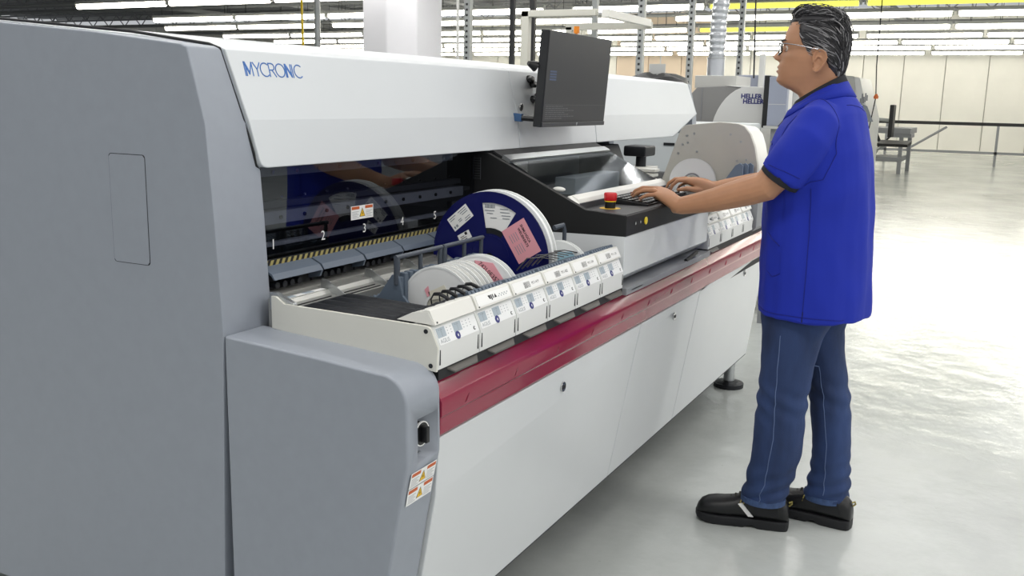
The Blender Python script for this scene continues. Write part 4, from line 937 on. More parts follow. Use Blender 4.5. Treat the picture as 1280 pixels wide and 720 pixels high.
sub(BS, 'cables', 'cable_black', lambda b: (b.tube([(21.45, 2.66, 1.0), (21.45, 2.5, .65), (21.45, 2.6, .45), (21.45, 2.75, .4)], .03, 8), b.tube([(21.5, 2.33, .82), (21.5, 2.45, .68), (21.5, 2.55, .75)], .02, 8)))
sub(None, 'bench_keyboard', 'machine_black', lambda b: b.obox((20.7, 2.16, .70), (.2, 1, 0), (1, -.2, .25), (-.25, 0, 1), .30, .14, .03), bevel=.006, label='dark keyboard tray in front of the bench screen', cat='keyboard')
sub(None, 'keyboard_stand', 'galvanised', lambda b: (b.tube([(20.7, 2.3, .68), (20.7, 2.5, .55), (20.7, 2.62, .0)], .035, 8),), label='grey stand arm under the dark keyboard tray', cat='stand')
RL = thing('hand_rail', (27, 1.4, 0), 'black topped guard rail along the far wall', 'rail')
sub(RL, 'top_rail', 'machine_black', lambda b: b.box(27.0, 27.08, -6, 3.5, 1.0, 1.08))
sub(RL, 'lower_rail', 'bench_grey', lambda b: b.box(27.0, 27.06, -6, 3.5, .30, .36))
for ly in (-2.2, .4, 3.0): sub(RL, 'rail_post', 'bench_grey', lambda b: b.box(27.0, 27.06, ly, ly+.06, 0, 1.0))
sub(RL, 'brace', 'bench_grey', lambda b: b.tube([(27.03, 1.6, .95), (27.03, 2.5, .35)], .03, 8))
# ================================================================ person at the console
from mathutils.bvhtree import BVHTree
mat('skin', '#b98867', 0.5, var=0.05, vscale=25, bump=0.05, bscale=300, sub=0.12)
mat('lip', '#8f5648', 0.45)
mat('coat_blue', '#0826a6', 0.8, var=0.05, vscale=6, bump=0.12, bscale=900)
mat('coat_seam', '#0b1a80', 0.8)
mat('shirt_black', '#17191f', 0.8, bump=0.1, bscale=700)
mat('denim', '#283b64', 0.85, var=0.42, vscale=9, bump=0.25, bscale=700, stretch=(1, 1, .35))
mat('denim_thread', '#5d7097', 0.8)
mat('denim_hem', '#3c5179', 0.85, var=0.25, vscale=60)
mat('shoe_black', '#111214', 0.38, bump=0.08, bscale=300)
mat('sole_black', '#15161a', 0.6)
mat('lace', '#3a3930', 0.7)
mat('lace_tip', '#a89a55', 0.7)
mat('hair_dark', '#353437', 0.5, var=0.4, vscale=60, stretch=(1, .25, .6))
mat('hair_grey', '#a3a2a4', 0.5)
mat('glass_frame', '#222226', 0.3)
mat('glass_silver', '#b9b9bc', 0.25, metal=0.8)
mat('eye_white', '#e6e0da', 0.2)
mat('iris', '#241610', 0.15)

PX = 3.2
PS = thing('person', (PX, .55, 0), 'person in blue short-sleeved work coat, jeans and glasses typing at the console', 'person')

def interp(tbl, z):
    if z <= tbl[0][0]: return tbl[0][1:]
    for a, b in zip(tbl[:-1], tbl[1:]):
        if z <= b[0]:
            t = (z-a[0])/(b[0]-a[0]); t = t*t*(3-2*t)*.35 + t*.65
            return tuple(p+(q-p)*t for p, q in zip(a[1:], b[1:]))
    return tbl[-1][1:]
# z: front y, back y, half width   (head without nose)
HEAD = [(1.400, .615, .490, .062), (1.430, .622, .497, .058), (1.450, .634, .501, .056), (1.464, .656, .503, .055), (1.474, .680, .504, .056), (1.484, .697, .505, .058), (1.495, .705, .506, .061), (1.510, .7045, .507, .065), (1.525, .7045, .508, .067),
        (1.541, .703, .508, .069), (1.558, .696, .506, .0715), (1.580, .689, .503, .0735), (1.600, .688, .501, .0745), (1.617, .692, .501, .075), (1.640, .687, .504, .0735), (1.660, .680, .511, .069), (1.675, .671, .521, .0615), (1.688, .656, .536, .050), (1.697, .638, .555, .036), (1.702, .618, .577, .018)]
def g(x, s): return math.exp(-(x/s)**2)
def head_pt(th, z):
    f, bk, w = interp(HEAD, z)
    c = .592 if z > 1.47 else .592 + (1.47-z)*(-.45)
    cs, sn = math.cos(th), math.sin(th)
    e = 0.86
    x = w*math.copysign(abs(sn)**e, sn); y = c + ((f-c) if cs > 0 else (c-bk))*math.copysign(abs(cs)**e, cs)
    if cs > 0:
        ax = abs(x)
        nose = interp([(1.548, 0.0), (1.555, .006), (1.562, .021), (1.572, .035), (1.580, .029), (1.592, .016), (1.603, .006), (1.615, 0.0)], z)[0]
        y += nose*g(x, .0130 + .0060*g(z-1.564, .012))
        y += .009*g(ax-.014, .007)*g(z-1.563, .008)
        y -= .012*g(ax-.031, .015)*g(z-1.594, .0105)
        y += .0045*g(ax-.026, .022)*g(z-1.616, .007)
        y += .005*g(x, .020)*g(z-1.5385, .0045) + .0055*g(x, .018)*g(z-1.5235, .0050) - .0030*g(x, .025)*g(z-1.5305, .0022) - .003*g(x, .03)*g(z-1.512, .005)
        y += .0035*g(x, .02)*g(z-1.497, .010)
        x += math.copysign(.0035*g(ax-.052, .02)*g(z-1.568, .014), x)
    return Vector((PX+x, y, z))
NT, = (96,)
def ths(k):   # denser towards the face
    u = 2*math.pi*k/NT; return u - .45*math.sin(u)
ZS = [1.40 + .302*i/128 for i in range(129)]
hm = MB(); hm.loft([[head_pt(ths(k), z) for k in range(NT)] for z in ZS], True)

body = MB(); body.v, body.f, body.sm = list(hm.v), list(hm.f), list(hm.sm)
for s in (-1, 1):   # ears
    ex = PX + s*.074
    E_ = [(.584, 1.548), (.583, 1.566), (.580, 1.580), (.570, 1.587), (.556, 1.586), (.545, 1.578), (.541, 1.564), (.545, 1.549), (.553, 1.537), (.561, 1.526), (.570, 1.521), (.578, 1.524), (.582, 1.534)]
    body.tube([(ex+s*(.006+.010*g(y-.545, .02)), y, z) for y, z in E_], [.0032]*9+[.0042]*4, 8)
    body.loft([[(ex+s*(t+.010*g(cy+sc*(y-cy)-.545, .02)), cy+sc*(y-cy), 1.553+sc*(z-1.553)) for y, z in E_] for (t, sc) in ((-.006, .9), (.003, .92), (.004, .7), (.001, .35)) for cy in (.564,)], True)
    body.tube([(ex+s*.006, .578, 1.556), (ex+s*.009, .570, 1.566), (ex+s*.009, .560, 1.566), (ex+s*.008, .554, 1.552)], .0028, 6)
# trunk, hidden under the clothes
def ell(c, ax, ay, n=20, tilt=0.0): return [(c[0]+ax*math.cos(2*math.pi*k/n), c[1]+ay*math.sin(2*math.pi*k/n), c[2]-tilt*ay*math.sin(2*math.pi*k/n)) for k in range(n)]
body.loft([ell((PX, .53, .84), .13, .08), ell((PX, .54, .95), .15, .11), ell((PX, .54, 1.15), .165, .12), ell((PX, .54, 1.30), .175, .11), ell((PX, .54, 1.37), .15, .09), ell((PX, .55, 1.43), .058, .056), ell((PX, .555, 1.46), .053, .052)], True)
for (hx, hy, kx, ky, ax_, ay_) in ((3.115, .56, 3.10, .60, 3.115, .63), (3.28, .51, 3.285, .475, 3.28, .45)):
    body.tube([(hx, hy, .88), (kx, ky, .45), (ax_, ay_, .09)], [.045, .040, .034], 12)
# arms
def limb(pts, n=18): body.tube([p[:3] for p in pts], [p[3] for p in pts], n)
limb([(3.03, .535, 1.36, .055), (2.995, .585, 1.285, .052), (2.980, .632, 1.215, .0495), (2.977, .668, 1.172, .0475), (2.982, .715, 1.156, .0455), (2.988, .765, 1.140, .043), (2.996, .83, 1.118, .038), (3.005, .895, 1.101, .0325), (3.010, .940, 1.091, .029), (3.016, .968, 1.091, .028)])
limb([(3.37, .535, 1.36, .055), (3.405, .585, 1.285, .052), (3.418, .632, 1.215, .0485), (3.418, .675, 1.165, .0465), (3.412, .74, 1.152, .044), (3.404, .82, 1.139, .038), (3.392, .895, 1.126, .0315), (3.386, .935, 1.119, .027), (3.382, .960, 1.119, .026)])
# hands: palm loft plus five separately bent fingers
def hand(wr, kn, palm_w, th_):
    """wr wrist centre, kn list of four knuckles, th_ thumb chain"""
    w = Vector(wr); K = [Vector(k) for k in kn]
    a = (K[-1]-K[0]).normalized(); mid = (K[0]+K[-1])/2; f = (mid-w).normalized(); n_ = a.cross(f).normalized()
    if n_.z < 0: n_ = -n_
    rings = []
    for t, hw, ht in ((-.1, .028, .025), (.15, .032, .0245), (.4, .0375, .0235), (.65, .0415, .0205), (.88, .0430, .0165), (1.03, .0410, .0125)):
        c = w + (mid-w)*t + n_*(.004*math.sin(math.pi*max(0, min(1, t))))
        rings.append([c + a*math.copysign(abs(math.cos(q))**.8, math.cos(q))*hw*palm_w + n_*math.copysign(abs(math.sin(q))**.85, math.sin(q))*ht for q in [2*math.pi*j/24 for j in range(24)]])
    body.loft(rings, True)
    return f, n_
def finger(pts, r):
    r *= 1.1; P = [Vector(p) for p in pts]; Q = []; R = []
    for i in range(len(P)-1):
        for t in (0, .33, .66): Q.append(P[i].lerp(P[i+1], t)); R.append(r*(1-.13*(i+t)) * (1.06 if t == 0 and i else 1.0))
    Q.append(P[-1]); R.append(r*(1-.13*(len(P)-1))*.92); d = (P[-1]-P[-2]).normalized(); Q.append(P[-1]+d*r*.5); R.append(r*.42)
    body.tube(Q, R, 12)
LK = [(2.998, 1.026, 1.122), (3.017, 1.040, 1.133), (3.038, 1.047, 1.137), (3.060, 1.043, 1.136)]
hand((3.012, .955, 1.091), LK, 1.0, None)
finger([(2.999, 1.012, 1.116), LK[0], (2.999, 1.056, 1.118), (3.000, 1.074, 1.109), (3.001, 1.083, 1.1015)], .0084)
finger([(3.017, 1.022, 1.126), LK[1], (3.021, 1.078, 1.131), (3.024, 1.103, 1.120), (3.026, 1.115, 1.1085)], .0092)
finger([(3.037, 1.030, 1.130), LK[2], (3.045, 1.090, 1.136), (3.050, 1.118, 1.124), (3.053, 1.131, 1.1105)], .0095)
finger([(3.058, 1.026, 1.129), LK[3], (3.069, 1.083, 1.134), (3.075, 1.107, 1.122), (3.078, 1.118, 1.109)], .0092)
finger([(3.030, .975, 1.087), (3.052, 1.000, 1.090), (3.070, 1.030, 1.098), (3.080, 1.056, 1.106)], .0112)
RK = [(3.349, 1.036, 1.146), (3.371, 1.044, 1.149), (3.393, 1.041, 1.145), (3.413, 1.030, 1.136)]
hand((3.383, .950, 1.118), RK, 1.0, None)
finger([(3.352, 1.016, 1.140), RK[0], (3.344, 1.066, 1.143), (3.341, 1.083, 1.126), (3.340, 1.088, 1.110)], .0092)
finger([(3.371, 1.024, 1.142), RK[1], (3.368, 1.084, 1.145), (3.366, 1.106, 1.130), (3.365, 1.114, 1.113)], .0095)
finger([(3.391, 1.022, 1.138), RK[2], (3.392, 1.078, 1.140), (3.392, 1.100, 1.126), (3.392, 1.108, 1.110)], .0091)
finger([(3.409, 1.012, 1.130), RK[3], (3.413, 1.060, 1.130), (3.415, 1.080, 1.118), (3.416, 1.088, 1.105)], .0083)
finger([(3.362, .975, 1.113), (3.344, .998, 1.115), (3.333, 1.028, 1.117), (3.330, 1.056, 1.111)], .0110)

def remesh(mb, name, m, vox, smooth=6, fac=.5, disp=None, parent=PS):
    me = mb.mesh(name + '_src'); o = bpy.data.objects.new(name + '_src', me); C.objects.link(o)
    r = o.modifiers.new('r', 'REMESH'); r.mode = 'VOXEL'; r.voxel_size = vox; r.use_smooth_shade = True
    if smooth: s = o.modifiers.new('s', 'SMOOTH'); s.iterations = smooth; s.factor = fac
    bpy.context.view_layer.update()
    out = bpy.data.meshes.new_from_object(o.evaluated_get(bpy.context.evaluated_depsgraph_get()))
    bpy.data.objects.remove(o); bpy.data.meshes.remove(me)
    if disp:
        out.update(); ns = [v.normal.copy() for v in out.vertices]
        for v, nn in zip(out.vertices, ns): v.co = v.co + nn*disp(v.co)
    zs = [v.co.z for v in out.vertices]; org = Vector((PX, .55, min(zs)))
    for v in out.vertices: v.co = v.co - org
    out.shade_smooth() if hasattr(out, 'shade_smooth') else None
    out.name = name
    return link(name, out, m, org, parent)
bd = remesh(body, 'body', 'skin', .0022, 7, .5)
# fingernails
def nail(p, d, up):
    p = Vector(p); sub(bd, 'fingernail', 'lip', lambda b: b.ball(p, .0045, .0050, .0022, 8, 5))
for p_ in ((3.001, 1.083, 1.1085), (3.026, 1.116, 1.116), (3.053, 1.132, 1.118), (3.078, 1.119, 1.1165), (3.340, 1.093, 1.113)): nail(p_, None, None)

# ---- face details
lips = MB()
zi = [z for z in ZS if 1.5185 < z < 1.5425]; ki = [k for k in range(NT) if abs(head_pt(ths(k), 1.53).x-PX) < .024 and math.cos(ths(k)) > .5]
ki = sorted(ki, key=lambda k: head_pt(ths(k), 1.53).x)
gridp = [[head_pt(ths(k), z) + Vector((0, -.0006 + .0016*max(0, 1-(abs(head_pt(ths(k), 1.53).x-PX)/.022)**2)*max(0, 1-((z-1.5305)/.0115)**2), 0)) for k in ki] for z in zi]
nk = len(ki); lips.add([p for r in gridp for p in r], [(i*nk+j, i*nk+j+1, (i+1)*nk+j+1, (i+1)*nk+j) for i in range(len(zi)-1) for j in range(nk-1)], True)
lips.build('lips', 'lip', PS)
for s in (-1, 1):
    e = sub(PS, 'eye', 'eye_white', lambda b: b.ball((PX+s*.031, .6715, 1.594), .0118))
    sub(e, 'iris', 'iris', lambda b: b.ball((PX+s*.031, .6800, 1.594), .0058, .0040, .0058))
    sub(e, 'upper_lid', 'skin', lambda b: b.tube([(PX+s*.018, .6790, 1.5945), (PX+s*.024, .6840, 1.5995), (PX+s*.031, .6855, 1.6015), (PX+s*.039, .6820, 1.599), (PX+s*.045, .6755, 1.594)], [.0018, .0027, .003, .0027, .0018], 8))
    sub(e, 'lower_lid', 'skin', lambda b: b.tube([(PX+s*.018, .6790, 1.593), (PX+s*.025, .6825, 1.5885), (PX+s*.031, .6835, 1.587), (PX+s*.039, .6805, 1.5885), (PX+s*.045, .6755, 1.593)], [.0015, .0022, .0025, .0022, .0015], 8))
    def brow(b):
        P = []
        for q in range(7):
            xx = .012 + .036*q/6; zz = 1.6135 + .006*math.sin(math.pi*.62*q/6) 
            best = min((head_pt(ths(k), zz) for k in range(NT) if math.cos(ths(k)) > 0), key=lambda p: abs((p.x-PX)-s*xx)); P.append(best + Vector((0, .0004, 0)))
        b.tube(P, [.0022, .0034, .0036, .0034, .0030, .0024, .0014], 8)
    sub(PS, 'eyebrow', 'hair_dark', brow)

# ---- hair: shell plus combed strands
def hairline(th):
    a = abs((th+math.pi) % (2*math.pi) - math.pi); d = math.degrees(a)
    return interp([(0, 1.672), (25, 1.676), (45, 1.676), (60, 1.672), (67, 1.655), (72, 1.622), (77, 1.598), (83, 1.570), (89, 1.563), (93, 1.584), (104, 1.588), (114, 1.564), (128, 1.530), (150, 1.508), (180, 1.503)], d)[0]
def hair_t(th, z):
    d = z - hairline(th)
    if d <= 0: return 0
    a = abs((th+math.pi) % (2*math.pi) - math.pi)
    base = .011 + .006*max(0, math.cos(th)) + .003*g(z-1.60, .05)*(a > 1.6)
    if 1.1 < a < 1.75 and z < 1.625: base = .003 + (base-.003)*max(0, (z-1.595)/.03)
    return base*min(1, d/.028)**.75 + (.006 if z > 1.67 else 0)
hz_ = MB(); rows = []
for z in ZS:
    r = []
    for k in range(NT):
        th = ths(k); p = head_pt(th, z); f, bk, w = interp(HEAD, z); c = Vector((PX, .592, 1.585)); nn = (p-c); nn = Vector((nn.x/.075**2*1.0, nn.y/.10**2, nn.z/.115**2)).normalized()
        t = hair_t(th, z); r.append((p + nn*(t - .002) if t > 0 else p - nn*.004, t > 0))
    rows.append(r)
V = [q[0] for r in rows for q in r]; F = []
for i in range(len(ZS)-1):
    for k in range(NT):
        k2 = (k+1) % NT
        if rows[i][k][1] or rows[i+1][k][1] or rows[i][k2][1] or rows[i+1][k2][1]: F.append((i*NT+k, i*NT+k2, (i+1)*NT+k2, (i+1)*NT+k))
F.append(tuple((len(ZS)-1)*NT+k for k in range(NT)))
hz_.add(V, F, True)
hair = hz_.build('hair', 'hair_dark', PS, angle=180)
bvh = BVHTree.FromPolygons([tuple(v) for v in V], F)
rnd = random.Random(11)
dark, grey = MB(), MB()
for n_ in range(2000):
    th = rnd.uniform(-math.pi, math.pi); z = rnd.uniform(1.505, 1.700) if n_ % 4 else rnd.uniform(1.674, 1.7015)
    zl = hairline(th)
    if z < zl + .004: continue
    p = head_pt(th, z); side = p.x - PX
    top = max(0, min(1, (z-1.64)/.04)); a = abs(th)
    L = rnd.uniform(.035, .06) if top < .5 else rnd.uniform(.05, .085)
    if a > 2.2 and z < 1.56: L *= .5
    pts = []; steps = 6; lift = rnd.uniform(.0, .0035) if top < .5 or rnd.random() < .8 else rnd.uniform(.006, .014)
    dirv = Vector((0, -1, -.55*(1-top) - (.5 if a > 2.0 else 0))) + Vector((rnd.uniform(-.18, .18), 0, rnd.uniform(-.15, .15)))
    if a > 2.5: dirv = Vector((rnd.uniform(-.25, .25), -.25, -1))
    if th and a < .6 and top > .3: dirv.z += .25
    q = p.copy()
    for s_ in range(steps):
        loc, nor, _, _ = bvh.find_nearest(q)
        if loc is None: break
        if nor.dot(loc - Vector((PX, .59, 1.57))) < 0: nor = -nor
        e_ = lift*(math.sin(math.pi*(s_+.6)/steps)) + .0007 + (.006*rnd.random()*(s_/steps) if top > .5 else 0)
        pts.append(loc + nor*e_)
        d = dirv - nor*dirv.dot(nor); d.normalize(); q = loc + d*(L/steps)
    if len(pts) < 3 or pts[-1].z < 1.498: continue
    w = rnd.uniform(.0010, .0019)
    gp = .5 if a < 2.1 and z < 1.66 else .2
    (grey if rnd.random() < gp else dark).tube(pts, [w*.6] + [w]*(len(pts)-2) + [w*.25], 4, flat=.6)
dark.build('dark_strands', 'hair_dark', hair, kind='stuff', angle=180)
grey.build('grey_strands', 'hair_grey', hair, kind='stuff', angle=180, label='silver grey strands')

# ---- glasses
GL = thing('glasses', (PX, .69, 1.57), None, None); GL.parent = PS; GL.location = Vector((PX, .69, 1.57)) - wloc(PS)
for s in (-1, 1):
    def rim(b):
        P = []
        for q in range(21):
            a = 2*math.pi*q/20; cx, sz = math.cos(a), math.sin(a)
            u = .0255*math.copysign(abs(cx)**.6, cx); v = .0185*math.copysign(abs(sz)**.6, sz)
            P.append((PX+s*(.036+u), .7035 - .0045*((.036+u)/.03)**1.6*.5 - .012*(max(0, u)/.0255)**2, 1.593+v))
        b.tube(P, .0024, 8)
    rm = sub(GL, 'rim', 'glass_frame', rim)
    sub(rm, 'lens', 'lens_glass', lambda b: b.add([(PX+s*(.036+.024*math.cos(q*.5236)*1.0), .7025 - .0045*((.036+.024*math.cos(q*.5236))/.03)**1.6*.5 - .012*(max(0, math.cos(q*.5236)))**2, 1.593+.0175*math.sin(q*.5236)) for q in range(12)], [tuple(range(12))]))
    sub(GL, 'temple_arm', 'glass_silver', lambda b: b.tube([(PX+s*.0615, .686, 1.607), (PX+s*.072, .672, 1.6075), (PX+s*.0795, .64, 1.603), (PX+s*.0835, .60, 1.595), (PX+s*.084, .572, 1.589), (PX+s*.080, .555, 1.575)], .0017, 8))
sub(GL, 'bridge', 'glass_silver', lambda b: b.tube([(PX-.011, .7035, 1.599), (PX, .7065, 1.602), (PX+.011, .7035, 1.599)], .0017, 8))

# ---- coat
def tors(z, f, b_, w, tilt=0.0, e=.82, n=40):
    c = (f+b_)/2; d = (f-b_)/2; P = []
    for k in range(n):
        a = 2*math.pi*k/n; cs, sn = math.cos(a), math.sin(a)
        x = w*math.copysign(abs(cs)**e, cs); y = d*math.copysign(abs(sn)**e, sn)
        P.append((PX+x, c+y, z - tilt*y))
    return P
coat = MB()
coat.loft([tors(.752, .702, .354, .213), tors(.80, .704, .356, .210), tors(.95, .712, .365, .206), tors(1.10, .713, .376, .208), tors(1.20, .712, .385, .212), tors(1.28, .706, .396, .215, .05), tors(1.335, .694, .412, .210, .14), tors(1.375, .682, .427, .188, .22), tors(1.405, .670, .450, .150, .32), tors(1.428, .662, .474, .108, .42), tors(1.445, .656, .494, .083, .50), tors(1.455, .653, .502, .076, .52)], True)
def sleeve(s):
    coat.tube([(PX+s*.12, .535, 1.385), (PX+s*.175, .537, 1.362), (PX+s*.205, .555, 1.318), (PX+s*.218, .588, 1.262), (PX+s*.222, .612, 1.222), (PX+s*.222, .622, 1.206)], [.060, .068, .071, .070, .068, .0675], 22)
sleeve(-1); sleeve(1)
def wrinkle(p):
    v = .0075*noise.noise(Vector((p.x*8, p.y*10, p.z*3.4))) + .0035*noise.noise(Vector((p.x*20+3, p.y*18, p.z*10)))
    if .615 < p.y and p.z < 1.25: v += .0035*noise.noise(Vector((p.x*5, p.y*12, p.z*14+7)))
    v += .0065*noise.noise(Vector((p.x*16+1, p.y*20, p.z*1.6)))*max(0, min(1, (1.25-p.z)/.2))
    q = Vector((p.x-2.98, p.y-.58, p.z-1.20)).length      # creases where the arm bends forward
    v += .006*g(q, .13)*math.sin((p.y*38 + p.z*52))*.6
    v += -.004*g(p.z-1.0, .12)*g(p.y-.36, .06)
    return v
jacket = remesh(coat, 'work_coat', 'coat_blue', .006, 7, .5, wrinkle)
dg = [(jacket.matrix_world @ Vector((0, 0, 0)))]
jo = wloc(jacket)
jb = BVHTree.FromPolygons([tuple(v.co + jo) for v in jacket.data.vertices], [tuple(p.vertices) for p in jacket.data.polygons])
def on_coat(p, off=.0006):
    loc, nor, _, _ = jb.find_nearest(Vector(p)); return loc + nor*off
def seam(name, pts, r=.0013, m='coat_seam', n=8, par=jacket):
    P = []
    for a, b_ in zip(pts[:-1], pts[1:]):
        for t in range(n): P.append(on_coat(Vector(a).lerp(Vector(b_), t/n)))
    P.append(on_coat(pts[-1])); return sub(par, name, m, lambda b: b.tube(P, r, 5))
seam('armhole_seam', [(3.00, .60, 1.18), (2.985, .50, 1.20), (3.00, .47, 1.28), (3.03, .50, 1.40), (3.05, .54, 1.45)])
seam('armhole_seam', [(3.00, .63, 1.20), (3.01, .66, 1.30), (3.05, .62, 1.40), (3.06, .55, 1.44)])
seam('back_seam', [(3.08, .46, 1.43), (3.2, .40, 1.42), (3.32, .46, 1.43)])
seam('side_seam', [(2.985, .535, 1.17), (2.985, .53, .95), (2.985, .53, .765)])
seam('hem_stitch', [(2.99, .36, .772), (2.985, .45, .772), (2.985, .60, .772), (3.0, .70, .772), (3.1, .72, .772)])
seam('sleeve_stitch', [(2.93, .56, 1.205), (2.91, .60, 1.225), (2.92, .66, 1.245)])
sub(jacket, 'hem_slit', 'shirt_black', lambda b: b.tube([on_coat((2.985, .53, .79), -.0005), on_coat((2.985, .53, .77), -.0005), on_coat((2.985, .53, .755), -.0005)], .0022, 6))
sub(jacket, 'chest_pocket', 'coat_seam', lambda b: b.tube([on_coat((3.06, .69, 1.30)), on_coat((3.10, .72, 1.31)), on_coat((3.14, .73, 1.31))], .003, 6))
seam('pocket_edge', [(3.01, .69, .90), (3.0, .655, .885), (2.99, .62, .90)])
seam('front_fold', [(3.0, .695, 1.02), (3.0, .66, 1.0), (2.99, .63, .985)], .0022)
# coat collar: a turned-down band around the neck
def band(rings, name, m, par):
    b = MB(); R = [r + [r[0]] for r in rings] if False else rings
    n = len(R[0]); vs_ = [p for r in R for p in r]
    b.add(vs_, [(i*n+k, i*n+k+1, (i+1)*n+k+1, (i+1)*n+k) for i in range(len(R)-1) for k in range(n-1)], True)
    o = b.build(name, m, par, angle=80); so = o.modifiers.new('thick', 'SOLIDIFY'); so.thickness = .0035; so.offset = 0; return o
def coll(rx, ry, zc, tilt, cy, open_=28, n=36, fl=0.0):
    P = []
    for k in range(n+1):
        a = math.radians(90+open_ + (360-2*open_)*k/n); P.append((PX+rx*math.cos(a), cy+ry*math.sin(a), zc - tilt*ry*math.sin(a) + fl*abs(math.cos(a))))
    return P
band([coll(.0585, .068, 1.466, .60, .570, 20), coll(.062, .073, 1.470, .60, .570, 20), coll(.071, .083, 1.448, .60, .572, 18), coll(.080, .092, 1.425, .56, .572, 16)], 'shirt_collar', 'shirt_black', PS)
def settle(ring, off): return [on_coat(p, off) for p in ring]
band([coll(.070, .078, 1.452, .58, .570, 34), coll(.076, .083, 1.448, .56, .570, 32), settle(coll(.094, .100, 1.436, .46, .562, 30, fl=.0), .005), settle(coll(.112, .116, 1.412, .42, .560, 27), .0015)], 'coat_collar', 'coat_blue', jacket)
# lapel falling open at the front, and dark shirt front
sub(PS, 'shirt_front', 'shirt_black', lambda b: b.loft([tors(1.36, .692, .62, .05, .3, n=20), tors(1.40, .672, .56, .055, .45, n=20), tors(1.44, .652, .52, .058, .45, n=20), tors(1.463, .640, .500, .058, .45, n=20)], True))
for s in (-1, 1):
    sub(PS, 'shirt_sleeve', 'shirt_black', lambda b: b.loft([ell_ for ell_ in []] or [
        [Vector((PX+s*.222, .612, 1.222)) + Vector((1, 0, 0))*r*math.cos(t) + Vector((0, .83, .55)).normalized()*r*math.sin(t) + Vector((0, .50, -.80))*dd for t in [2*math.pi*k/24 for k in range(24)]] for (dd, r) in ((-.02, .060), (.012, .0655), (.036, .0645), (.039, .058), (.02, .052))], False))

# ---- jeans
jeans = MB()
def leg(cx, rows):
    rings = []
    for (z, f, b_, w, dx) in rows:
        c = (f+b_)/2; d = (f-b_)/2; rings.append([(cx+dx+w*math.copysign(abs(math.cos(t))**.9, math.cos(t)), c+d*math.copysign(abs(math.sin(t))**.9, math.sin(t)), z) for t in [2*math.pi*k/28 for k in range(28)]])
    jeans.loft(rings, True)
leg(3.10, [(.098, .704, .560, .064, .012), (.118, .704, .556, .065, .012), (.15, .698, .548, .066, .010), (.20, .690, .535, .067, .008), (.28, .678, .516, .072, .004), (.36, .673, .514, .076, 0), (.42, .671, .515, .079, 0), (.50, .668, .512, .083, .004), (.59, .669, .502, .090, .008), (.68, .672, .480, .096, .012), (.78, .680, .440, .10, .018), (.86, .68, .42, .10, .025)])
leg(3.28, [(.082, .528, .382, .062, 0), (.10, .526, .378, .064, 0), (.14, .515, .380, .066, 0), (.22, .510, .385, .069, 0), (.30, .512, .388, .072, 0), (.37, .521, .394, .076, 0), (.45, .535, .404, .079, 0), (.52, .555, .418, .083, 0), (.60, .575, .432, .090, -.004), (.68, .60, .440, .096, -.01), (.78, .63, .42, .10, -.015), (.86, .64, .42, .10, -.02)])
def jw(p):
    v = .0055*noise.noise(Vector((p.x*10, p.y*14, p.z*6))) + .0026*noise.noise(Vector((p.x*30, p.y*30, p.z*22)))
    v += .0045*g(p.z-.16, .07)*math.sin(p.z*120 + p.y*40 + 3*noise.noise(Vector((p.x*9, p.y*9, p.z*9))))
    v += .0035*g(p.z-.47, .06)*math.sin(p.z*95 - p.y*55)
    return v
jn = remesh(jeans, 'jeans', 'denim', .0055, 5, .5, jw)
jno = wloc(jn); jnb = BVHTree.FromPolygons([tuple(v.co + jno) for v in jn.data.vertices], [tuple(p.vertices) for p in jn.data.polygons])
def on_jean(p, off=.0005): loc, nor, _, _ = jnb.find_nearest(Vector(p)); return loc + nor*off
def jseam(pts, r=.0015, name='side_seam', m='denim_thread'):
    P = []
    for a, b_ in zip(pts[:-1], pts[1:]):
        for t in range(14): P.append(on_jean(Vector(a).lerp(Vector(b_), t/14)))
    sub(jn, name, m, lambda b: b.tube(P, r, 5))
jseam([(3.0, .60, .70), (3.01, .598, .50), (3.02, .595, .35), (3.03, .615, .20), (3.04, .635, .10)])
jseam([(3.17, .505, .60), (3.19, .475, .45), (3.20, .455, .30), (3.20, .45, .10)])
for cx, cy, d, z0, w in ((3.112, .631, .073, .114, .066), (3.28, .454, .073, .098, .065)):
    sub(jn, 'leg_hem', 'denim_hem', lambda b: b.loft([[(cx+(w+e)*math.cos(t), cy+(d+e)*math.sin(t), z0+dz) for t in [2*math.pi*k/28 for k in range(28)]] for dz, e in ((-.016, -.002), (-.016, .0015), (.004, .0015), (.004, -.004))], False))

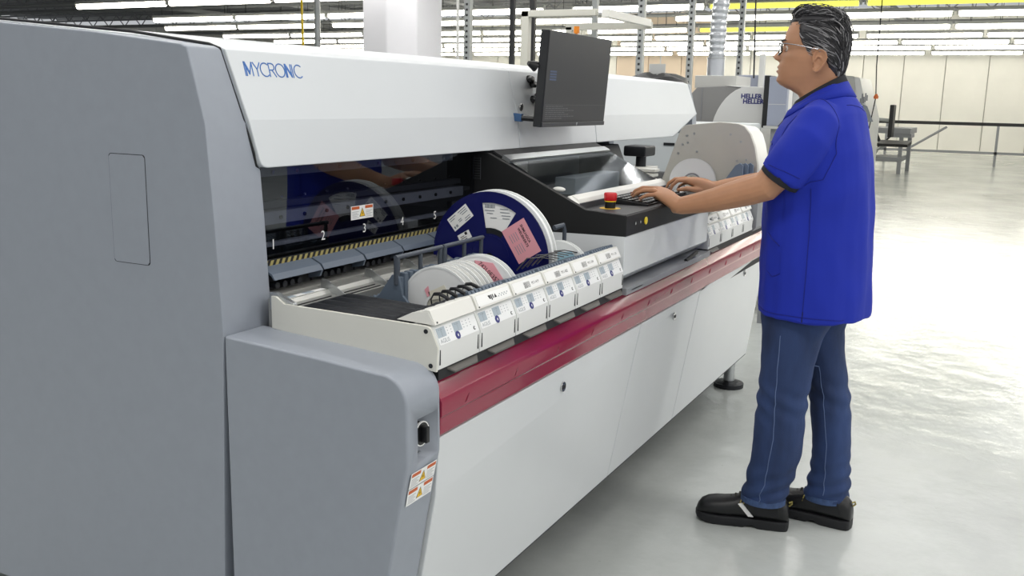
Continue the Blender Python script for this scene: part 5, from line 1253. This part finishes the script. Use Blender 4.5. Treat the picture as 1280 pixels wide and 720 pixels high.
# ---- safety shoes
def shoe(hx, hy, tx, ty, label, stripe):
    hv = Vector((hx, hy, 0)); tv = Vector((tx, ty, 0)); L = (tv-hv).length; a = (tv-hv).normalized(); r = Vector((a.y, -a.x, 0))
    t = thing('shoe', hv, None, None); t.parent = PS; t.location = hv - wloc(PS)
    if label: t['label'] = label
    S = lambda u, x, z: hv + a*(u*L) + r*x + Vector((0, 0, z))
    prof = [(0.0, .016, .060), (.006, .024, .075), (.025, .032, .095), (.08, .0375, .112), (.18, .039, .118), (.30, .0385, .120), (.40, .0385, .116), (.50, .0405, .108), (.60, .0440, .097), (.70, .0480, .089), (.80, .0490, .086), (.88, .0460, .080), (.95, .037, .068), (.985, .024, .052), (.998, .010, .040)]
    rings = []
    for u, w, h in prof:
        ring = []
        for k in range(20):
            q = 2*math.pi*k/20; cx, sz = math.cos(q), math.sin(q)
            hh = (h-.022)/2; top = 1 - .28*max(0, sz)**2*(.5 if u > .6 else 1.0)
            ring.append(S(u, w*math.copysign(abs(cx)**.75, cx)*top, .022+hh+hh*math.copysign(abs(sz)**.8, sz)))
        rings.append(ring)
    up = MB(); up.loft(rings, True); u_ = up.build('upper', 'shoe_black', t, angle=60)
    so = MB(); P = []
    out = [(-.006, 0)] + [(u, w+.004) for u, w, h in prof[1:]] + [(1.01, 0)]
    pts = [(u, w) for u, w in out] + [(u, -w) for u, w in out[-2:0:-1]]
    def ring_at(z, g_, arch=False): return [S(u, w*g_, (z + (.010 if arch and .36 < u < .50 else (.012*max(0, (u-.86)/.15) if arch else 0)))) for u, w in pts]
    so.loft([ring_at(.0, .95, True), ring_at(.006, 1.0, True), ring_at(.024, 1.02), ring_at(.034, .99)], True)
    sl_ = so.build('sole', 'sole_black', t, angle=35, bevel=.003)
    for k in range(7):
        u = .56 + .055*k; sub(sl_, 'tread_notch', 'gap_black', lambda b: b.obox(S(u, -.0475+.004*(k > 4)*(k-4), .008+.012*max(0, (u-.86)/.15)), a, r, (0, 0, 1), .003, .0025, .004))
    for k in range(5):
        u = .43 + .045*k; z = .119 - .0075*k
        sub(t, 'lace', 'lace', lambda b: b.tube([S(u, -.024, z-.012), S(u+.015, -.012, z+.002), S(u+.02, .0, z+.006), S(u+.015, .012, z+.002), S(u, .024, z-.012)], .0026, 6))
    sub(t, 'lace_loop', 'lace_tip', lambda b: (b.tube([S(.45, -.018, .108), S(.47, -.032, .10), S(.49, -.037, .082)], .002, 6), b.tube([S(.50, -.018, .10), S(.52, -.034, .09), S(.53, -.039, .072)], .002, 6)))
    sub(t, 'heel_loop', 'lace_tip', lambda b: b.tube([S(.01, -.006, .095), S(-.02, -.006, .10), S(-.022, .004, .088), S(.005, .006, .078)], .003, 6))
    if stripe:
        sub(t, 'white_stripe', 'print_white', lambda b: b.add([S(.375, -.0365, .042), S(.43, -.0370, .042), S(.545, -.0345, .082), S(.50, -.033, .086), S(.375, -.0425, .042), S(.43, -.0432, .042), S(.545, -.0432, .082), S(.50, -.0415, .086)], [(4, 5, 6, 7), (0, 1, 5, 4), (1, 2, 6, 5), (2, 3, 7, 6), (3, 0, 4, 7), (3, 2, 1, 0)]))
    sub(t, 'side_patch', 'sole_black', lambda b: b.add([S(.10, -.0400, .05), S(.34, -.0408, .05), S(.40, -.0380, .088), S(.14, -.0365, .095), S(.10, -.0415, .05), S(.34, -.0423, .05), S(.40, -.0395, .088), S(.14, -.0380, .095)], [(4, 5, 6, 7), (0, 1, 5, 4), (1, 2, 6, 5), (2, 3, 7, 6), (3, 0, 4, 7), (3, 2, 1, 0)]))
    return t
shoe(3.150, .548, 3.090, .852, 'black safety shoe with a white side stripe', True)
shoe(3.262, .358, 3.292, .662, 'black safety shoe set back', False)
